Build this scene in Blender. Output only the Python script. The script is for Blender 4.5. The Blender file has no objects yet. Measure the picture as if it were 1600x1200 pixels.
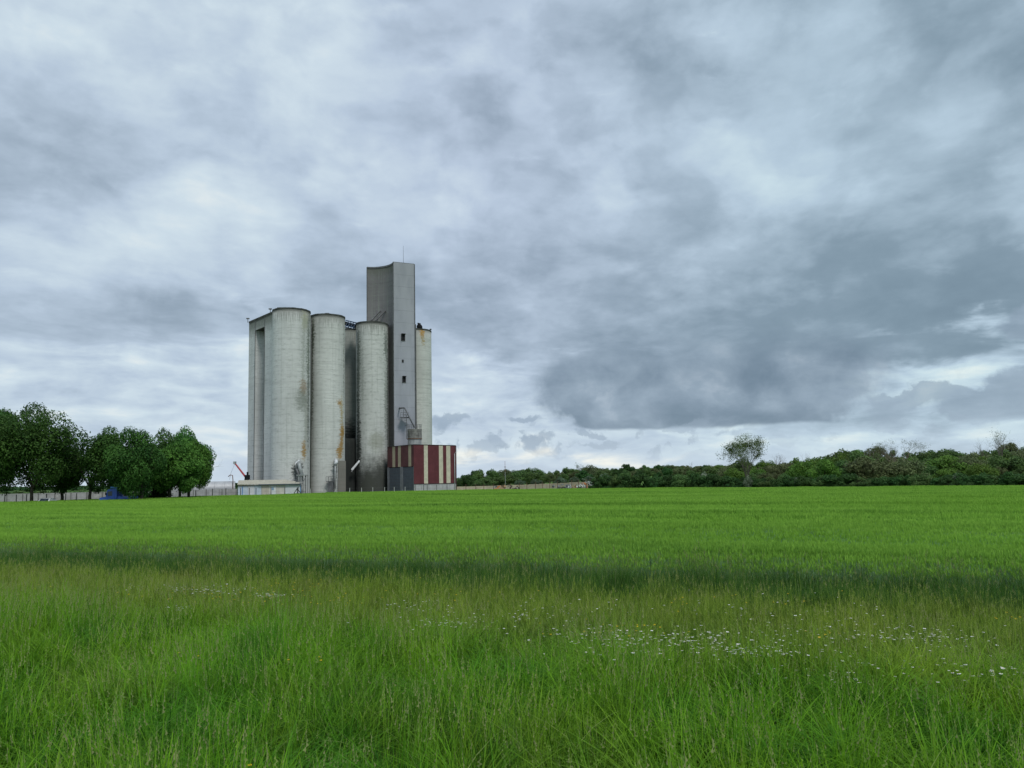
import bpy, math, random
import numpy as np
from mathutils import Matrix, Vector, Euler

# ------------------------------------------------------------------ camera
CAMZ = 3.1
FPX = 1180.0
PITCH, ROLL, SHIFT = 4.8, -1.0, 50.0
scn = bpy.context.scene
cd = bpy.data.cameras.new('camera')
cam = bpy.data.objects.new('camera', cd)
scn.collection.objects.link(cam)
cam.location = (0, 0, CAMZ)
RM = Matrix.Rotation(math.radians(90 + PITCH), 3, 'X') @ Matrix.Rotation(math.radians(ROLL), 3, 'Z')
cam.rotation_euler = RM.to_euler()
cd.sensor_width = 36
cd.lens = FPX / 1600 * 36
cd.shift_y = SHIFT / 1600
cd.clip_start = 0.2
cd.clip_end = 20000
scn.camera = cam


def ray(px, py):
    v = RM @ Vector(((px - 800) / FPX, -(py - 600 - SHIFT) / FPX, -1))
    return v.normalized()


def at_z(px, py, z=0.0):
    d = ray(px, py)
    t = (z - CAMZ) / d.z
    return Vector((d.x * t, d.y * t, z))


def at_y(px, py, y):
    d = ray(px, py)
    t = y / d.y
    return Vector((d.x * t, y, CAMZ + d.z * t))


# ------------------------------------------------------------------ node helper
class N:
    def __init__(s, tree):
        s.t = tree

    def add(s, kind, **kw):
        n = s.t.nodes.new(kind)
        for k, v in kw.items():
            setattr(n, k, v)
        return n

    def put(s, sock, v):
        if isinstance(v, bpy.types.NodeSocket):
            s.t.links.new(v, sock)
        elif v is not None:
            if isinstance(v, (tuple, list)) and len(v) == 3 and sock.type == 'RGBA':
                v = (*v, 1)
            sock.default_value = v

    def m(s, op, a, b=None, c=None, clamp=False):
        n = s.add('ShaderNodeMath', operation=op, use_clamp=clamp)
        s.put(n.inputs[0], a)
        if b is not None:
            s.put(n.inputs[1], b)
        if c is not None:
            s.put(n.inputs[2], c)
        return n.outputs[0]

    def v(s, op, a, b=None):
        n = s.add('ShaderNodeVectorMath', operation=op)
        s.put(n.inputs[0], a)
        if b is not None:
            s.put(n.inputs[3 if op == 'SCALE' else 1], b)
        return n.outputs[1 if op in ('DOT_PRODUCT', 'LENGTH') else 0]

    def sep(s, a):
        n = s.add('ShaderNodeSeparateXYZ')
        s.put(n.inputs[0], a)
        return n.outputs

    def comb(s, x=0.0, y=0.0, z=0.0):
        n = s.add('ShaderNodeCombineXYZ')
        for i, q in enumerate((x, y, z)):
            s.put(n.inputs[i], q)
        return n.outputs[0]

    def map(s, vec, loc=(0, 0, 0), rot=(0, 0, 0), scale=(1, 1, 1)):
        n = s.add('ShaderNodeMapping')
        s.put(n.inputs[0], vec)
        n.inputs[1].default_value = loc
        n.inputs[2].default_value = rot
        n.inputs[3].default_value = scale
        return n.outputs[0]

    def noise(s, vec, scale=5, detail=4, rough=.5, dist=0.0, color=False, lac=2.0):
        n = s.add('ShaderNodeTexNoise')
        s.put(n.inputs['Vector'], vec)
        n.inputs['Scale'].default_value = scale
        n.inputs['Detail'].default_value = detail
        n.inputs['Roughness'].default_value = rough
        n.inputs['Lacunarity'].default_value = lac
        n.inputs['Distortion'].default_value = dist
        return n.outputs[1 if color else 0]

    def rng(s, v, a, b, c=0.0, d=1.0, smooth=True):
        n = s.add('ShaderNodeMapRange')
        n.interpolation_type = 'SMOOTHSTEP' if smooth else 'LINEAR'
        s.put(n.inputs[0], v)
        for i, q in enumerate((a, b, c, d)):
            s.put(n.inputs[i + 1], q)
        return n.outputs[0]

    def mix(s, f, a, b, blend='MIX'):
        n = s.add('ShaderNodeMix', data_type='RGBA', blend_type=blend)
        s.put(n.inputs[0], f)
        s.put(n.inputs[6], a)
        s.put(n.inputs[7], b)
        return n.outputs[2]

    def ramp(s, v, stops, interp='LINEAR'):
        n = s.add('ShaderNodeValToRGB')
        s.put(n.inputs[0], v)
        r = n.color_ramp
        r.interpolation = interp
        while len(r.elements) < len(stops):
            r.elements.new(0.5)
        for e, (p, c) in zip(r.elements, stops):
            e.position = p
            e.color = (*c, 1) if len(c) == 3 else c
        return n.outputs[0]


# ------------------------------------------------------------------ sky
SUN_EL, SUN_AZ = 52.0, 150.0     # compass-like: from +Y clockwise, sun behind the camera to the right
world = bpy.data.worlds.new('World')
scn.world = world
world.use_nodes = True
wt = world.node_tree
wt.nodes.clear()
w = N(wt)
out = w.add('ShaderNodeOutputWorld')
bgn = w.add('ShaderNodeBackground')
wt.links.new(bgn.outputs[0], out.inputs[0])
sky = w.add('ShaderNodeTexSky', sky_type='NISHITA')
sky.sun_disc = False
sky.sun_elevation = math.radians(SUN_EL)
sky.sun_rotation = math.radians(SUN_AZ)
clear = w.v('SCALE', sky.outputs[0], 0.08)

gen = w.add('ShaderNodeTexCoord').outputs['Generated']
dirv = w.v('NORMALIZE', gen)
dx, dy, dz = w.sep(dirv)
az = w.m('ARCTAN2', dx, dy)
el = w.m('ARCSINE', dz)
q = w.comb(az, el, 0.0)


def azel(px, py):
    d = ray(px, py)
    return math.atan2(d.x, d.y), math.asin(d.z)


# cloud deck seen in perspective
zc = w.m('ADD', w.m('MAXIMUM', dz, 0.0), 0.13)
deck = w.comb(w.m('DIVIDE', dx, zc), w.m('DIVIDE', dy, zc), 0.0)
deck = w.map(deck, loc=(3.1, 1.7, 0), rot=(0, 0, math.radians(-9)), scale=(1, .62, 1))
d1 = w.noise(deck, 1.15, 6, .52, .55)
d2 = w.noise(w.map(deck, loc=(7, 3, 2)), 3.1, 5, .5, .35)
bw = w.noise(w.map(deck, loc=(1, 8, 3), scale=(1, 1.35, 1)), 1.9, 6, .58, .3)
billow = w.m('SUBTRACT', 1.0, w.m('MULTIPLY', w.m('ABSOLUTE', w.m('SUBTRACT', bw, .5)), 5.0))
bw2 = w.noise(w.map(deck, loc=(4, 2, 9), scale=(1, 1.5, 1)), 5.2, 5, .55, .2)
billow2 = w.m('MULTIPLY', w.m('ABSOLUTE', w.m('SUBTRACT', bw2, .5)), 4.0)
# fine billow in view angles
wn = w.noise(q, 7, 5, .55, 0, color=True)
warp = w.v('SCALE', w.v('SUBTRACT', wn, (.5, .5, .5)), 0.09)
qw = w.v('ADD', q, warp)
b1 = w.noise(w.map(q, scale=(1, 1.5, 1)), 13, 7, .55, .25)
b2 = w.noise(w.map(q, scale=(1, 3.6, 1), loc=(2, 5, 0)), 9, 6, .55, .3)


def blob(px, py, rx, ry, vec=None, rot=0.0):
    a, e = azel(px, py)
    d = w.v('SUBTRACT', vec or qw, (a, e, 0))
    if rot:
        d = w.map(d, rot=(0, 0, math.radians(rot)))
    d = w.v('MULTIPLY', d, (FPX / rx, FPX / ry, 0))
    return w.m('EXPONENT', w.m('MULTIPLY', w.v('DOT_PRODUCT', d, d), -1.0))


def total(parts):
    s_ = None
    for p in parts:
        s_ = p if s_ is None else w.m('ADD', s_, p)
    return s_


def wb(weight, *a, **k):
    return w.m('MULTIPLY', blob(*a, **k), weight)


ql = w.v('ADD', w.map(q, scale=(1, 1.45, 1), rot=(0, 0, math.radians(8))), w.v('SCALE', w.v('SUBTRACT', w.noise(q, 5, 3, .5, 0, color=True), (.5, .5, .5)), .11))
lump = w.rng(w.noise(ql, 5.2, 8, .5, 0), .40, .62)
lump2 = w.rng(w.noise(w.map(ql, loc=(3, 6, 1)), 11.5, 7, .52, 0), .42, .62)
hi_ = w.rng(el, .08, .22)
# broad light and dark of the deck (L: 0 dark .. 1 white)
ga = w.rng(az, -.62, .62, .74, .53, smooth=False)
L = total([
    ga,
    w.m('MULTIPLY', w.m('SUBTRACT', d1, .5), .46),
    w.m('MULTIPLY', w.m('SUBTRACT', d2, .5), .26),
    w.m('MULTIPLY', w.m('SUBTRACT', billow, .6), -.10),
    w.m('MULTIPLY', w.m('MULTIPLY', w.m('SUBTRACT', lump, .5), .17), hi_),
    w.m('MULTIPLY', w.m('SUBTRACT', lump2, .5), .085),
    w.m('MULTIPLY', w.m('SUBTRACT', billow2, .35), .075),
    w.m('MULTIPLY', w.m('SUBTRACT', b2, .5), .15),
    wb(.16, 330, 300, 230, 60, rot=-22), wb(.14, 420, 330, 80, 40), wb(.10, 300, 90, 260, 90),
    wb(-.13, 60, 260, 130, 70), wb(-.12, 180, 250, 160, 40, rot=-25), wb(-.10, 700, 180, 200, 90, rot=-20),
    wb(-.18, 200, 480, 420, 50, rot=-8), wb(-.10, 700, 480, 190, 60), wb(-.07, 1150, 60, 260, 70),
    wb(-.12, 1250, 420, 300, 60, rot=12), wb(-.22, 1060, 535, 400, 75), wb(-.07, 1450, 480, 160, 60), wb(-.12, 1370, 540, 260, 100),
    wb(.08, 1080, 250, 190, 40, rot=18), wb(.10, 1480, 240, 110, 60), wb(.06, 800, 60, 120, 70),
    wb(-.10, 1560, 60, 130, 60), wb(-.07, 1480, 150, 240, 150), wb(.07, 420, 40, 300, 70), wb(.10, 1010, 370, 110, 35, rot=30),
])
# openings of brighter cloud towards the horizon
gap = total([
    wb(.85, 120, 590, 300, 50, rot=-4), wb(.85, 60, 690, 420, 60), wb(.8, 330, 620, 150, 110), wb(.7, 740, 590, 90, 35), wb(.9, 900, 715, 330, 44),
    wb(.8, 760, 640, 90, 42), wb(.95, 1440, 600, 100, 32), wb(.62, 1530, 505, 70, 20), wb(.75, 1300, 685, 160, 22),
    wb(.6, 1590, 560, 60, 30), wb(.8, 1570, 695, 60, 34), wb(.6, 560, 700, 300, 60), wb(.5, 1310, 615, 50, 24),
])
low = w.rng(el, .13, .02)
gapm = w.rng(w.m('ADD', gap, w.m('MULTIPLY', w.m('SUBTRACT', b2, .5), 1.9)), .22, 1.0)
side = w.rng(w.m('ABSOLUTE', az), .62, 1.0)       # beyond the frame the horizon stays broken and bright
gapm = w.m('MAXIMUM', gapm, w.m('MULTIPLY', side, w.m('MULTIPLY', low, w.rng(b2, .35, .6))))
L = w.m('ADD', w.m('MULTIPLY', L, w.m('SUBTRACT', 1.0, gapm)), w.m('MULTIPLY', gapm, w.m('ADD', .735, w.m('ADD', w.m('MULTIPLY', w.m('SUBTRACT', b1, .5), .45), w.m('MULTIPLY', w.m('SUBTRACT', b2, .5), 1.15)))))

L = w.m('SUBTRACT', w.m('MAXIMUM', L, w.m('ADD', .17, w.m('MULTIPLY', L, .35))), .02)
base = w.ramp(L, [(0.0, (.10, .14, .19)), (.2, (.172, .230, .292)), (.4, (.275, .345, .425)), (.6, (.385, .468, .565)), (.8, (.49, .58, .645)), (1.0, (.66, .70, .69))])
# teal cast to the right, violet cast in the middle
base = w.mix(w.rng(az, -.05, .5, 0, .55), base, w.mix(1.0, base, (.93, 1.03, 1.0), 'MULTIPLY'))
base = w.mix(w.m('MULTIPLY', total([blob(760, 260, 260, 320, vec=q)]), .14), base, w.mix(1.0, base, (1.02, .95, 1.10), 'MULTIPLY'))

# darker cumulus in front
flatb = w.m('SUBTRACT', el, azel(1070, 668)[1])


def under(px0, py0, soft=.006):
    return w.rng(w.m('ADD', el, w.m('MULTIPLY', w.m('SUBTRACT', b1, .5), .016)), azel(px0, py0)[1], azel(px0, py0)[1] + soft)


qc = w.v('ADD', q, w.v('SCALE', w.v('SUBTRACT', w.noise(q, 16, 6, .6, 0, color=True), (.5, .5, .5)), 0.075))
cshape = total([
    wb(1.15, 1010, 640, 120, 50, vec=qc), wb(.95, 965, 622, 62, 44, vec=qc), wb(1.2, 1130, 630, 130, 62, vec=qc), wb(1.1, 1090, 600, 220, 44, vec=qc),
    wb(.8, 1225, 640, 66, 42, vec=qc), wb(.9, 1120, 545, 260, 60, vec=qc),
])
cm = w.m('MULTIPLY', w.m('MULTIPLY', w.rng(cshape, .36, .74), under(1070, 672)), w.rng(el, azel(1070, 500)[1], azel(1070, 590)[1]))
puff = w.m('ADD', w.m('MULTIPLY', b1, .7), w.m('MULTIPLY', w.noise(qc, 9, 5, .5, .5), .6))
cl = total([w.m('MULTIPLY', w.m('SUBTRACT', puff, .62), 1.7), .62, wb(.22, 950, 605, 56, 34, vec=qc), wb(.10, 1080, 600, 60, 40, vec=qc), wb(-.22, 1100, 660, 240, 18), wb(-.10, 1230, 650, 60, 30)])
ccol = w.ramp(cl, [(.3, (.105, .155, .21)), (.55, (.15, .205, .268)), (.8, (.22, .285, .355)), (1.0, (.33, .395, .465))])
base = w.mix(w.m('MULTIPLY', cm, .82), base, ccol)
# right-hand dark clouds
rshape = total([wb(1.1, 1585, 625, 66, 36, vec=qc), wb(.7, 1545, 640, 50, 16, vec=qc), wb(.75, 1430, 612, 70, 12, vec=qc), wb(.6, 1380, 640, 60, 26, vec=qc), wb(.9, 1600, 500, 50, 30, vec=qc)])
rm = w.m('MULTIPLY', w.rng(rshape, .38, .66), under(1560, 664, .01))
base = w.mix(w.m('MULTIPLY', rm, .68), base, w.ramp(puff, [(.4, (.16, .22, .29)), (.9, (.30, .38, .46))]))
# small scattered cumuli low over the horizon
small = w.noise(w.map(qc, scale=(1, 1.9, 1), loc=(1.3, .4, 0)), 26, 3, .5, 0)
sband = total([wb(1.0, 820, 690, 190, 30), wb(.7, 980, 690, 200, 24), wb(.5, 500, 700, 600, 26), wb(.55, 1430, 640, 140, 40)])
sm = w.m('MULTIPLY', w.rng(small, .53, .62), w.m('MINIMUM', sband, 1.0))
base = w.mix(w.m('MULTIPLY', sm, .62), base, (.25, .32, .40))
sm2 = w.rng(total([wb(1, 833, 692, 22, 7, vec=qc), wb(1, 775, 692, 20, 10, vec=qc), wb(1, 820, 655, 34, 7, vec=qc), wb(.9, 905, 680, 14, 6, vec=qc), wb(.9, 933, 680, 20, 8, vec=qc), wb(.8, 855, 684, 24, 8, vec=qc), wb(.9, 700, 662, 40, 10, vec=qc)]), .35, .75)
base = w.mix(w.m('MULTIPLY', sm2, .7), base, (.24, .31, .395))
# soft blue far layer and warm chinks right at the horizon
hz = w.rng(el, .075, .0)
base = w.mix(w.m('MULTIPLY', hz, .5), base, (.50, .58, .66))
chink = w.m('MULTIPLY', w.rng(total([wb(1, 745, 716, 60, 14), wb(.9, 900, 712, 90, 12), wb(.7, 350, 715, 120, 20), wb(.7, 1010, 725, 90, 10)]), .15, 1.0), w.rng(b2, .42, .66))
base = w.mix(w.m('MULTIPLY', chink, .8), base, (.86, .82, .70))
cover = w.mix(.97, clear, base)
# below the horizon: the colour of far ground
final = w.mix(w.rng(el, -.03, -.005), (.10, .14, .07), cover)
wt.links.new(final, bgn.inputs[0])
bgn.inputs[1].default_value = 1.0
world.cycles.sampling_method = 'MANUAL'
world.cycles.sample_map_resolution = 512

sl = bpy.data.lights.new('sun', 'SUN')
sl.energy = 1.5
sl.angle = math.radians(14)
sl.color = (1, .96, .90)
sun = bpy.data.objects.new('sun', sl)
scn.collection.objects.link(sun)
sa, se = math.radians(SUN_AZ), math.radians(SUN_EL)
sdir = Vector((math.sin(sa) * math.cos(se), math.cos(sa) * math.cos(se), math.sin(se)))
sun.rotation_euler = (-sdir).to_track_quat('-Z', 'Y').to_euler()
sun.location = sdir * 60

vs = scn.view_settings
vs.view_transform = 'Standard'
vs.look = 'None'
vs.exposure = 0.35
vs.gamma = 1.0
vs.use_curve_mapping = False

# ------------------------------------------------------------------ object helpers
rnd = random.Random(7)
rng = np.random.default_rng(11)
COL = scn.collection


def tag(o, label=None, cat=None, group=None, kind=None):
    if label:
        o['label'] = label
    if cat:
        o['category'] = cat
    if group:
        o['group'] = group
    if kind:
        o['kind'] = kind
    return o


def thing(name, loc, label, cat, group=None, rz=0.0):
    o = bpy.data.objects.new(name, None)
    o.empty_display_size = .5
    COL.objects.link(o)
    o.location = loc
    o.rotation_euler = (0, 0, rz)
    return tag(o, label, cat, group)


def copy_tree(o, parent=None):
    c = o.copy()
    COL.objects.link(c)
    if parent is not None:
        c.parent = parent
    for ch in list(o.children):
        copy_tree(ch, c)
    return c


def mesh_np(name, verts, faces, mat=None, smooth=False):
    """verts (n,3), faces: list/array of equal-length or mixed polygons"""
    me = bpy.data.meshes.new(name)
    if isinstance(faces, np.ndarray):
        nf, k = faces.shape
        me.vertices.add(len(verts))
        me.vertices.foreach_set('co', np.asarray(verts, np.float32).ravel())
        me.loops.add(nf * k)
        me.loops.foreach_set('vertex_index', faces.astype(np.int32).ravel())
        me.polygons.add(nf)
        me.polygons.foreach_set('loop_start', np.arange(0, nf * k, k, dtype=np.int32))
        me.update(calc_edges=True)
    else:
        me.from_pydata([tuple(v) for v in verts], [], faces)
        me.update()
    if smooth:
        me.polygons.foreach_set('use_smooth', np.ones(len(me.polygons), bool))
    if mat:
        me.materials.append(mat)
    return me


def put(name, me, parent=None, loc=None, rz=None):
    o = bpy.data.objects.new(name, me)
    COL.objects.link(o)
    if parent is not None:
        o.parent = parent
    if loc is not None:
        o.location = loc
    if rz is not None:
        o.rotation_euler = (0, 0, rz)
    return o


class MB:
    def __init__(s):
        s.v, s.f = [], []

    def raw(s, vs_, fs_):
        n = len(s.v)
        s.v += [tuple(p) for p in vs_]
        s.f += [tuple(i + n for i in f) for f in fs_]
        return s

    def box(s, lo, hi, M=None):
        x0, y0, z0 = lo
        x1, y1, z1 = hi
        vs_ = [Vector(p) for p in ((x0, y0, z0), (x1, y0, z0), (x1, y1, z0), (x0, y1, z0), (x0, y0, z1), (x1, y0, z1), (x1, y1, z1), (x0, y1, z1))]
        if M is not None:
            vs_ = [M @ p for p in vs_]
        return s.raw(vs_, [(0, 3, 2, 1), (4, 5, 6, 7), (0, 1, 5, 4), (1, 2, 6, 5), (2, 3, 7, 6), (3, 0, 4, 7)])

    def tube(s, pts, r, n=8, cap=True):
        pts = [Vector(p) for p in pts]
        rr = r if isinstance(r, (list, tuple)) else [r] * len(pts)
        rings = []
        up = Vector((0, 0, 1))
        for i, p in enumerate(pts):
            t = (pts[min(i + 1, len(pts) - 1)] - pts[max(i - 1, 0)]).normalized()
            a = t.cross(up if abs(t.z) < .95 else Vector((1, 0, 0))).normalized()
            b = t.cross(a)
            rings.append([p + (a * math.cos(2 * math.pi * k / n) + b * math.sin(2 * math.pi * k / n)) * rr[i] for k in range(n)])
        n0 = len(s.v)
        s.v += [tuple(p) for ring in rings for p in ring]
        for i in range(len(pts) - 1):
            for k in range(n):
                a0, a1 = n0 + i * n + k, n0 + i * n + (k + 1) % n
                s.f.append((a0, a1, a1 + n, a0 + n))
        if cap:
            s.f.append(tuple(n0 + k for k in range(n))[::-1])
            s.f.append(tuple(n0 + (len(pts) - 1) * n + k for k in range(n)))
        return s

    def prism(s, poly, z0, z1):
        n = len(poly)
        n0 = len(s.v)
        s.v += [(p[0], p[1], z0) for p in poly] + [(p[0], p[1], z1) for p in poly]
        for k in range(n):
            j = (k + 1) % n
            s.f.append((n0 + k, n0 + j, n0 + n + j, n0 + n + k))
        s.f.append(tuple(n0 + n + k for k in range(n)))
        s.f.append(tuple(n0 + k for k in range(n))[::-1])
        return s

    def build(s, name, mat, parent=None, smooth=False, loc=None):
        me = mesh_np(name, s.v, s.f, mat, smooth)
        return put(name, me, parent, loc)


# ------------------------------------------------------------------ materials
def newmat(name):
    m = bpy.data.materials.new(name)
    m.use_nodes = True
    m.node_tree.nodes.clear()
    n = N(m.node_tree)
    o = n.add('ShaderNodeOutputMaterial')
    return m, n, o


def principled(n, o, col, rough=.8, spec=.25, metal=0.0, bump=None, bstr=.3, bdist=.02):
    p = n.add('ShaderNodeBsdfPrincipled')
    n.put(p.inputs['Base Color'], col)
    n.put(p.inputs['Roughness'], rough)
    p.inputs['Specular IOR Level'].default_value = spec
    p.inputs['Metallic'].default_value = metal
    if bump is not None:
        b = n.add('ShaderNodeBump')
        b.inputs['Strength'].default_value = bstr
        b.inputs['Distance'].default_value = bdist
        n.put(b.inputs['Height'], bump)
        n.t.links.new(b.outputs[0], p.inputs['Normal'])
    n.t.links.new(p.outputs[0], o.inputs[0])
    return p


def plain(name, col, rough=.7, spec=.25, metal=0.0, var=.18, scale=1.2, streak=0.0):
    """paint or metal with grime: noise breaks the colour up, streaks run down"""
    m, n, o = newmat(name)
    g = n.add('ShaderNodeNewGeometry').outputs['Position']
    a = n.noise(g, scale, 6, .6)
    c = n.mix(n.rng(a, .3, .75), tuple(x * (1 - var) for x in col), tuple(min(1, x * (1 + var)) for x in col))
    if streak:
        st = n.noise(n.map(g, scale=(3.2, 3.2, .16)), 1.0, 5, .65)
        c = n.mix(n.m('MULTIPLY', n.rng(st, .5, .75), streak), c, tuple(x * .45 for x in col))
    principled(n, o, c, rough, spec, metal, bump=a, bstr=.08)
    return m


def concrete(name, light=(.47, .50, .465), stains_streaks=(), toph=43.0, runlen=3.4, topdark=1.0, grime=.5, foot=.0, seed=0.0, moss=.25):
    """slip-formed concrete. UV: u = metres round the wall, v = height in metres. stains = (u, v, ru, rv, colour, weight)"""
    m, n, o = newmat(name)
    uv = n.add('ShaderNodeUVMap').outputs[0]
    uv = n.map(uv, loc=(0, 0, 0))
    x, y, _ = n.sep(uv)
    P = n.comb(x, y, seed)
    big = n.noise(n.map(P, scale=(.22, .07, 1)), 1.0, 5, .6)
    band = n.noise(n.map(P, scale=(.05, 1.1, 1)), 1.0, 4, .7)
    patch = n.noise(n.map(P, scale=(.7, 1.6, 1)), 1.0, 6, .65)
    vert = n.noise(n.map(P, scale=(1.6, .035, 1)), 1.0, 5, .65)
    c = n.mix(n.rng(big, .3, .7), tuple(k * .84 for k in light), tuple(k * 1.08 for k in light))
    c = n.mix(n.m('MULTIPLY', n.rng(band, .45, .72), .5), c, tuple(k * .66 for k in light))
    c = n.mix(n.m('MULTIPLY', n.rng(patch, .5, .72), .5 * grime + .12), c, (.20, .225, .20))
    c = n.mix(n.m('MULTIPLY', n.rng(vert, .50, .72), .62 * grime), c, (.24, .26, .23))
    # pour joints every 1.25 m, broken
    fr = n.m('FRACT', n.m('DIVIDE', n.m('ADD', y, n.m('MULTIPLY', n.noise(P, .5, 3, .6), .35)), 1.25))
    joint = n.m('MULTIPLY', n.rng(fr, .93, .985), n.rng(n.noise(n.map(P, scale=(.35, .8, 1), loc=(4, 9, 0)), 1.0, 4, .6), .45, .62))
    c = n.mix(n.m('MULTIPLY', joint, .65), c, (.15, .165, .15))
    # ragged dark cracks
    ck = n.noise(n.map(P, scale=(.13, 2.2, 1), loc=(8, 2, 0)), 1.0, 6, .7)
    crack = n.rng(n.m('ABSOLUTE', n.m('SUBTRACT', ck, .5)), .012, .0)
    c = n.mix(n.m('MULTIPLY', n.m('MULTIPLY', crack, n.rng(big, .45, .6)), .55), c, (.12, .13, .12))
    # run-off under the rim
    dn = n.m('SUBTRACT', toph, y)
    run = n.noise(n.map(P, scale=(2.6, .22, 1), loc=(1, 1, 0)), 1.0, 5, .7)
    edge = n.rng(n.m('ADD', dn, n.m('MULTIPLY', n.m('SUBTRACT', run, .5), -7.0)), runlen, .6)
    c = n.mix(n.m('MULTIPLY', edge, .8 * topdark), c, (.115, .125, .10))
    rim = n.rng(n.m('ADD', dn, n.m('MULTIPLY', run, .6)), 1.1, .75)
    c = n.mix(n.m('MULTIPLY', rim, .75 * topdark), c, (.075, .08, .07))
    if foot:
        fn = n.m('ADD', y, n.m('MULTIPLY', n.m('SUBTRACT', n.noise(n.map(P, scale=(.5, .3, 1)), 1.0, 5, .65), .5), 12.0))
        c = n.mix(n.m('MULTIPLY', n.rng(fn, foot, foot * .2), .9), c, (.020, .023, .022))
    wob = n.v('SCALE', n.v('SUBTRACT', n.noise(n.map(P, scale=(1.3, 2.4, 1)), 1.0, 7, .7, color=True), (.5, .5, .5)), 4.4)
    Pw = n.v('ADD', P, wob)
    for (u, v_, ru, rv, col, wt_) in stains_streaks:  # stains, plus tall dark streaks set along the silo edges
        d = n.v('SUBTRACT', Pw, (u, v_, seed))
        d = n.v('MULTIPLY', d, (1 / ru, 1 / rv, 0))
        f = n.m('EXPONENT', n.m('MULTIPLY', n.v('DOT_PRODUCT', d, d), -1.0))
        brk = n.noise(n.map(P, scale=(.5, 2.8, 1), loc=(v_, u, 0)), 1.0, 6, .75)
        f = n.m('MULTIPLY', n.rng(n.m('MULTIPLY', f, n.m('MULTIPLY', brk, 2.1)), .30, .95), wt_)
        c = n.mix(f, c, col)
    hgt = n.m('ADD', n.m('MULTIPLY', band, .5), n.m('MULTIPLY', patch, .5))
    principled(n, o, c, .9, .15, bump=hgt, bstr=.25, bdist=.08)
    return m


def leafmat(name, dark, light, trans=.25, scale=.35, rough=.55):
    m, n, o = newmat(name)
    at = n.add('ShaderNodeAttribute', attribute_name='tint').outputs['Fac']
    oi = n.add('ShaderNodeObjectInfo')
    g = n.add('ShaderNodeNewGeometry').outputs['Position']
    k = n.m('ADD', n.m('MULTIPLY', at, .6), n.m('MULTIPLY', n.noise(g, scale, 3, .5), .5))
    c = n.mix(n.rng(k, .2, .85), dark, light)
    hs = n.add('ShaderNodeHueSaturation')
    n.put(hs.inputs['Hue'], n.m('ADD', .485, n.m('MULTIPLY', oi.outputs['Random'], .03)))
    n.put(hs.inputs['Value'], n.m('ADD', .8, n.m('MULTIPLY', oi.outputs['Random'], .4)))
    hs.inputs['Saturation'].default_value = 1.0
    n.put(hs.inputs['Color'], c)
    c = hs.outputs[0]
    p = n.add('ShaderNodeBsdfPrincipled')
    n.put(p.inputs['Base Color'], c)
    p.inputs['Roughness'].default_value = rough
    p.inputs['Specular IOR Level'].default_value = .1
    t = n.add('ShaderNodeBsdfTranslucent')
    n.put(t.inputs[0], c)
    mx = n.add('ShaderNodeMixShader')
    mx.inputs[0].default_value = trans
    n.t.links.new(p.outputs[0], mx.inputs[1])
    n.t.links.new(t.outputs[0], mx.inputs[2])
    n.t.links.new(mx.outputs[0], o.inputs[0])
    return m


# ------------------------------------------------------------------ terrain
def smooth(a, b, x):
    t = np.clip((x - a) / (b - a), 0, 1)
    return t * t * (3 - 2 * t)


def terrain(x, y):
    """0 over the field, a slow rise behind the hedge on the right"""
    x = np.asarray(x, float)
    y = np.asarray(y, float)
    d = np.hypot(x, y)
    side_ = smooth(-45, 70, x)
    h = (smooth(150, 310, d) * 5.0) * side_
    return h


EDGE_A = np.array([-23.5, 34.5])      # two points on the near edge of the barley
EDGE_B = np.array([13.5, 19.2])
ED = (EDGE_B - EDGE_A) / np.linalg.norm(EDGE_B - EDGE_A)
EN = np.array([-ED[1], ED[0]])        # points away from the camera


def edge_t(x, y):
    """metres beyond the near edge of the crop (negative: in the verge)"""
    return (x - EDGE_A[0]) * EN[0] + (y - EDGE_A[1]) * EN[1]


FAR = [(-400, 40), (-83, 118), (-40, 168), (-12, 172), (19, 160), (76, 108), (300, -40)]


def far_edge_y(x):
    xs = [p[0] for p in FAR]
    ys = [p[1] for p in FAR]
    return np.interp(x, xs, ys)


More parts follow.
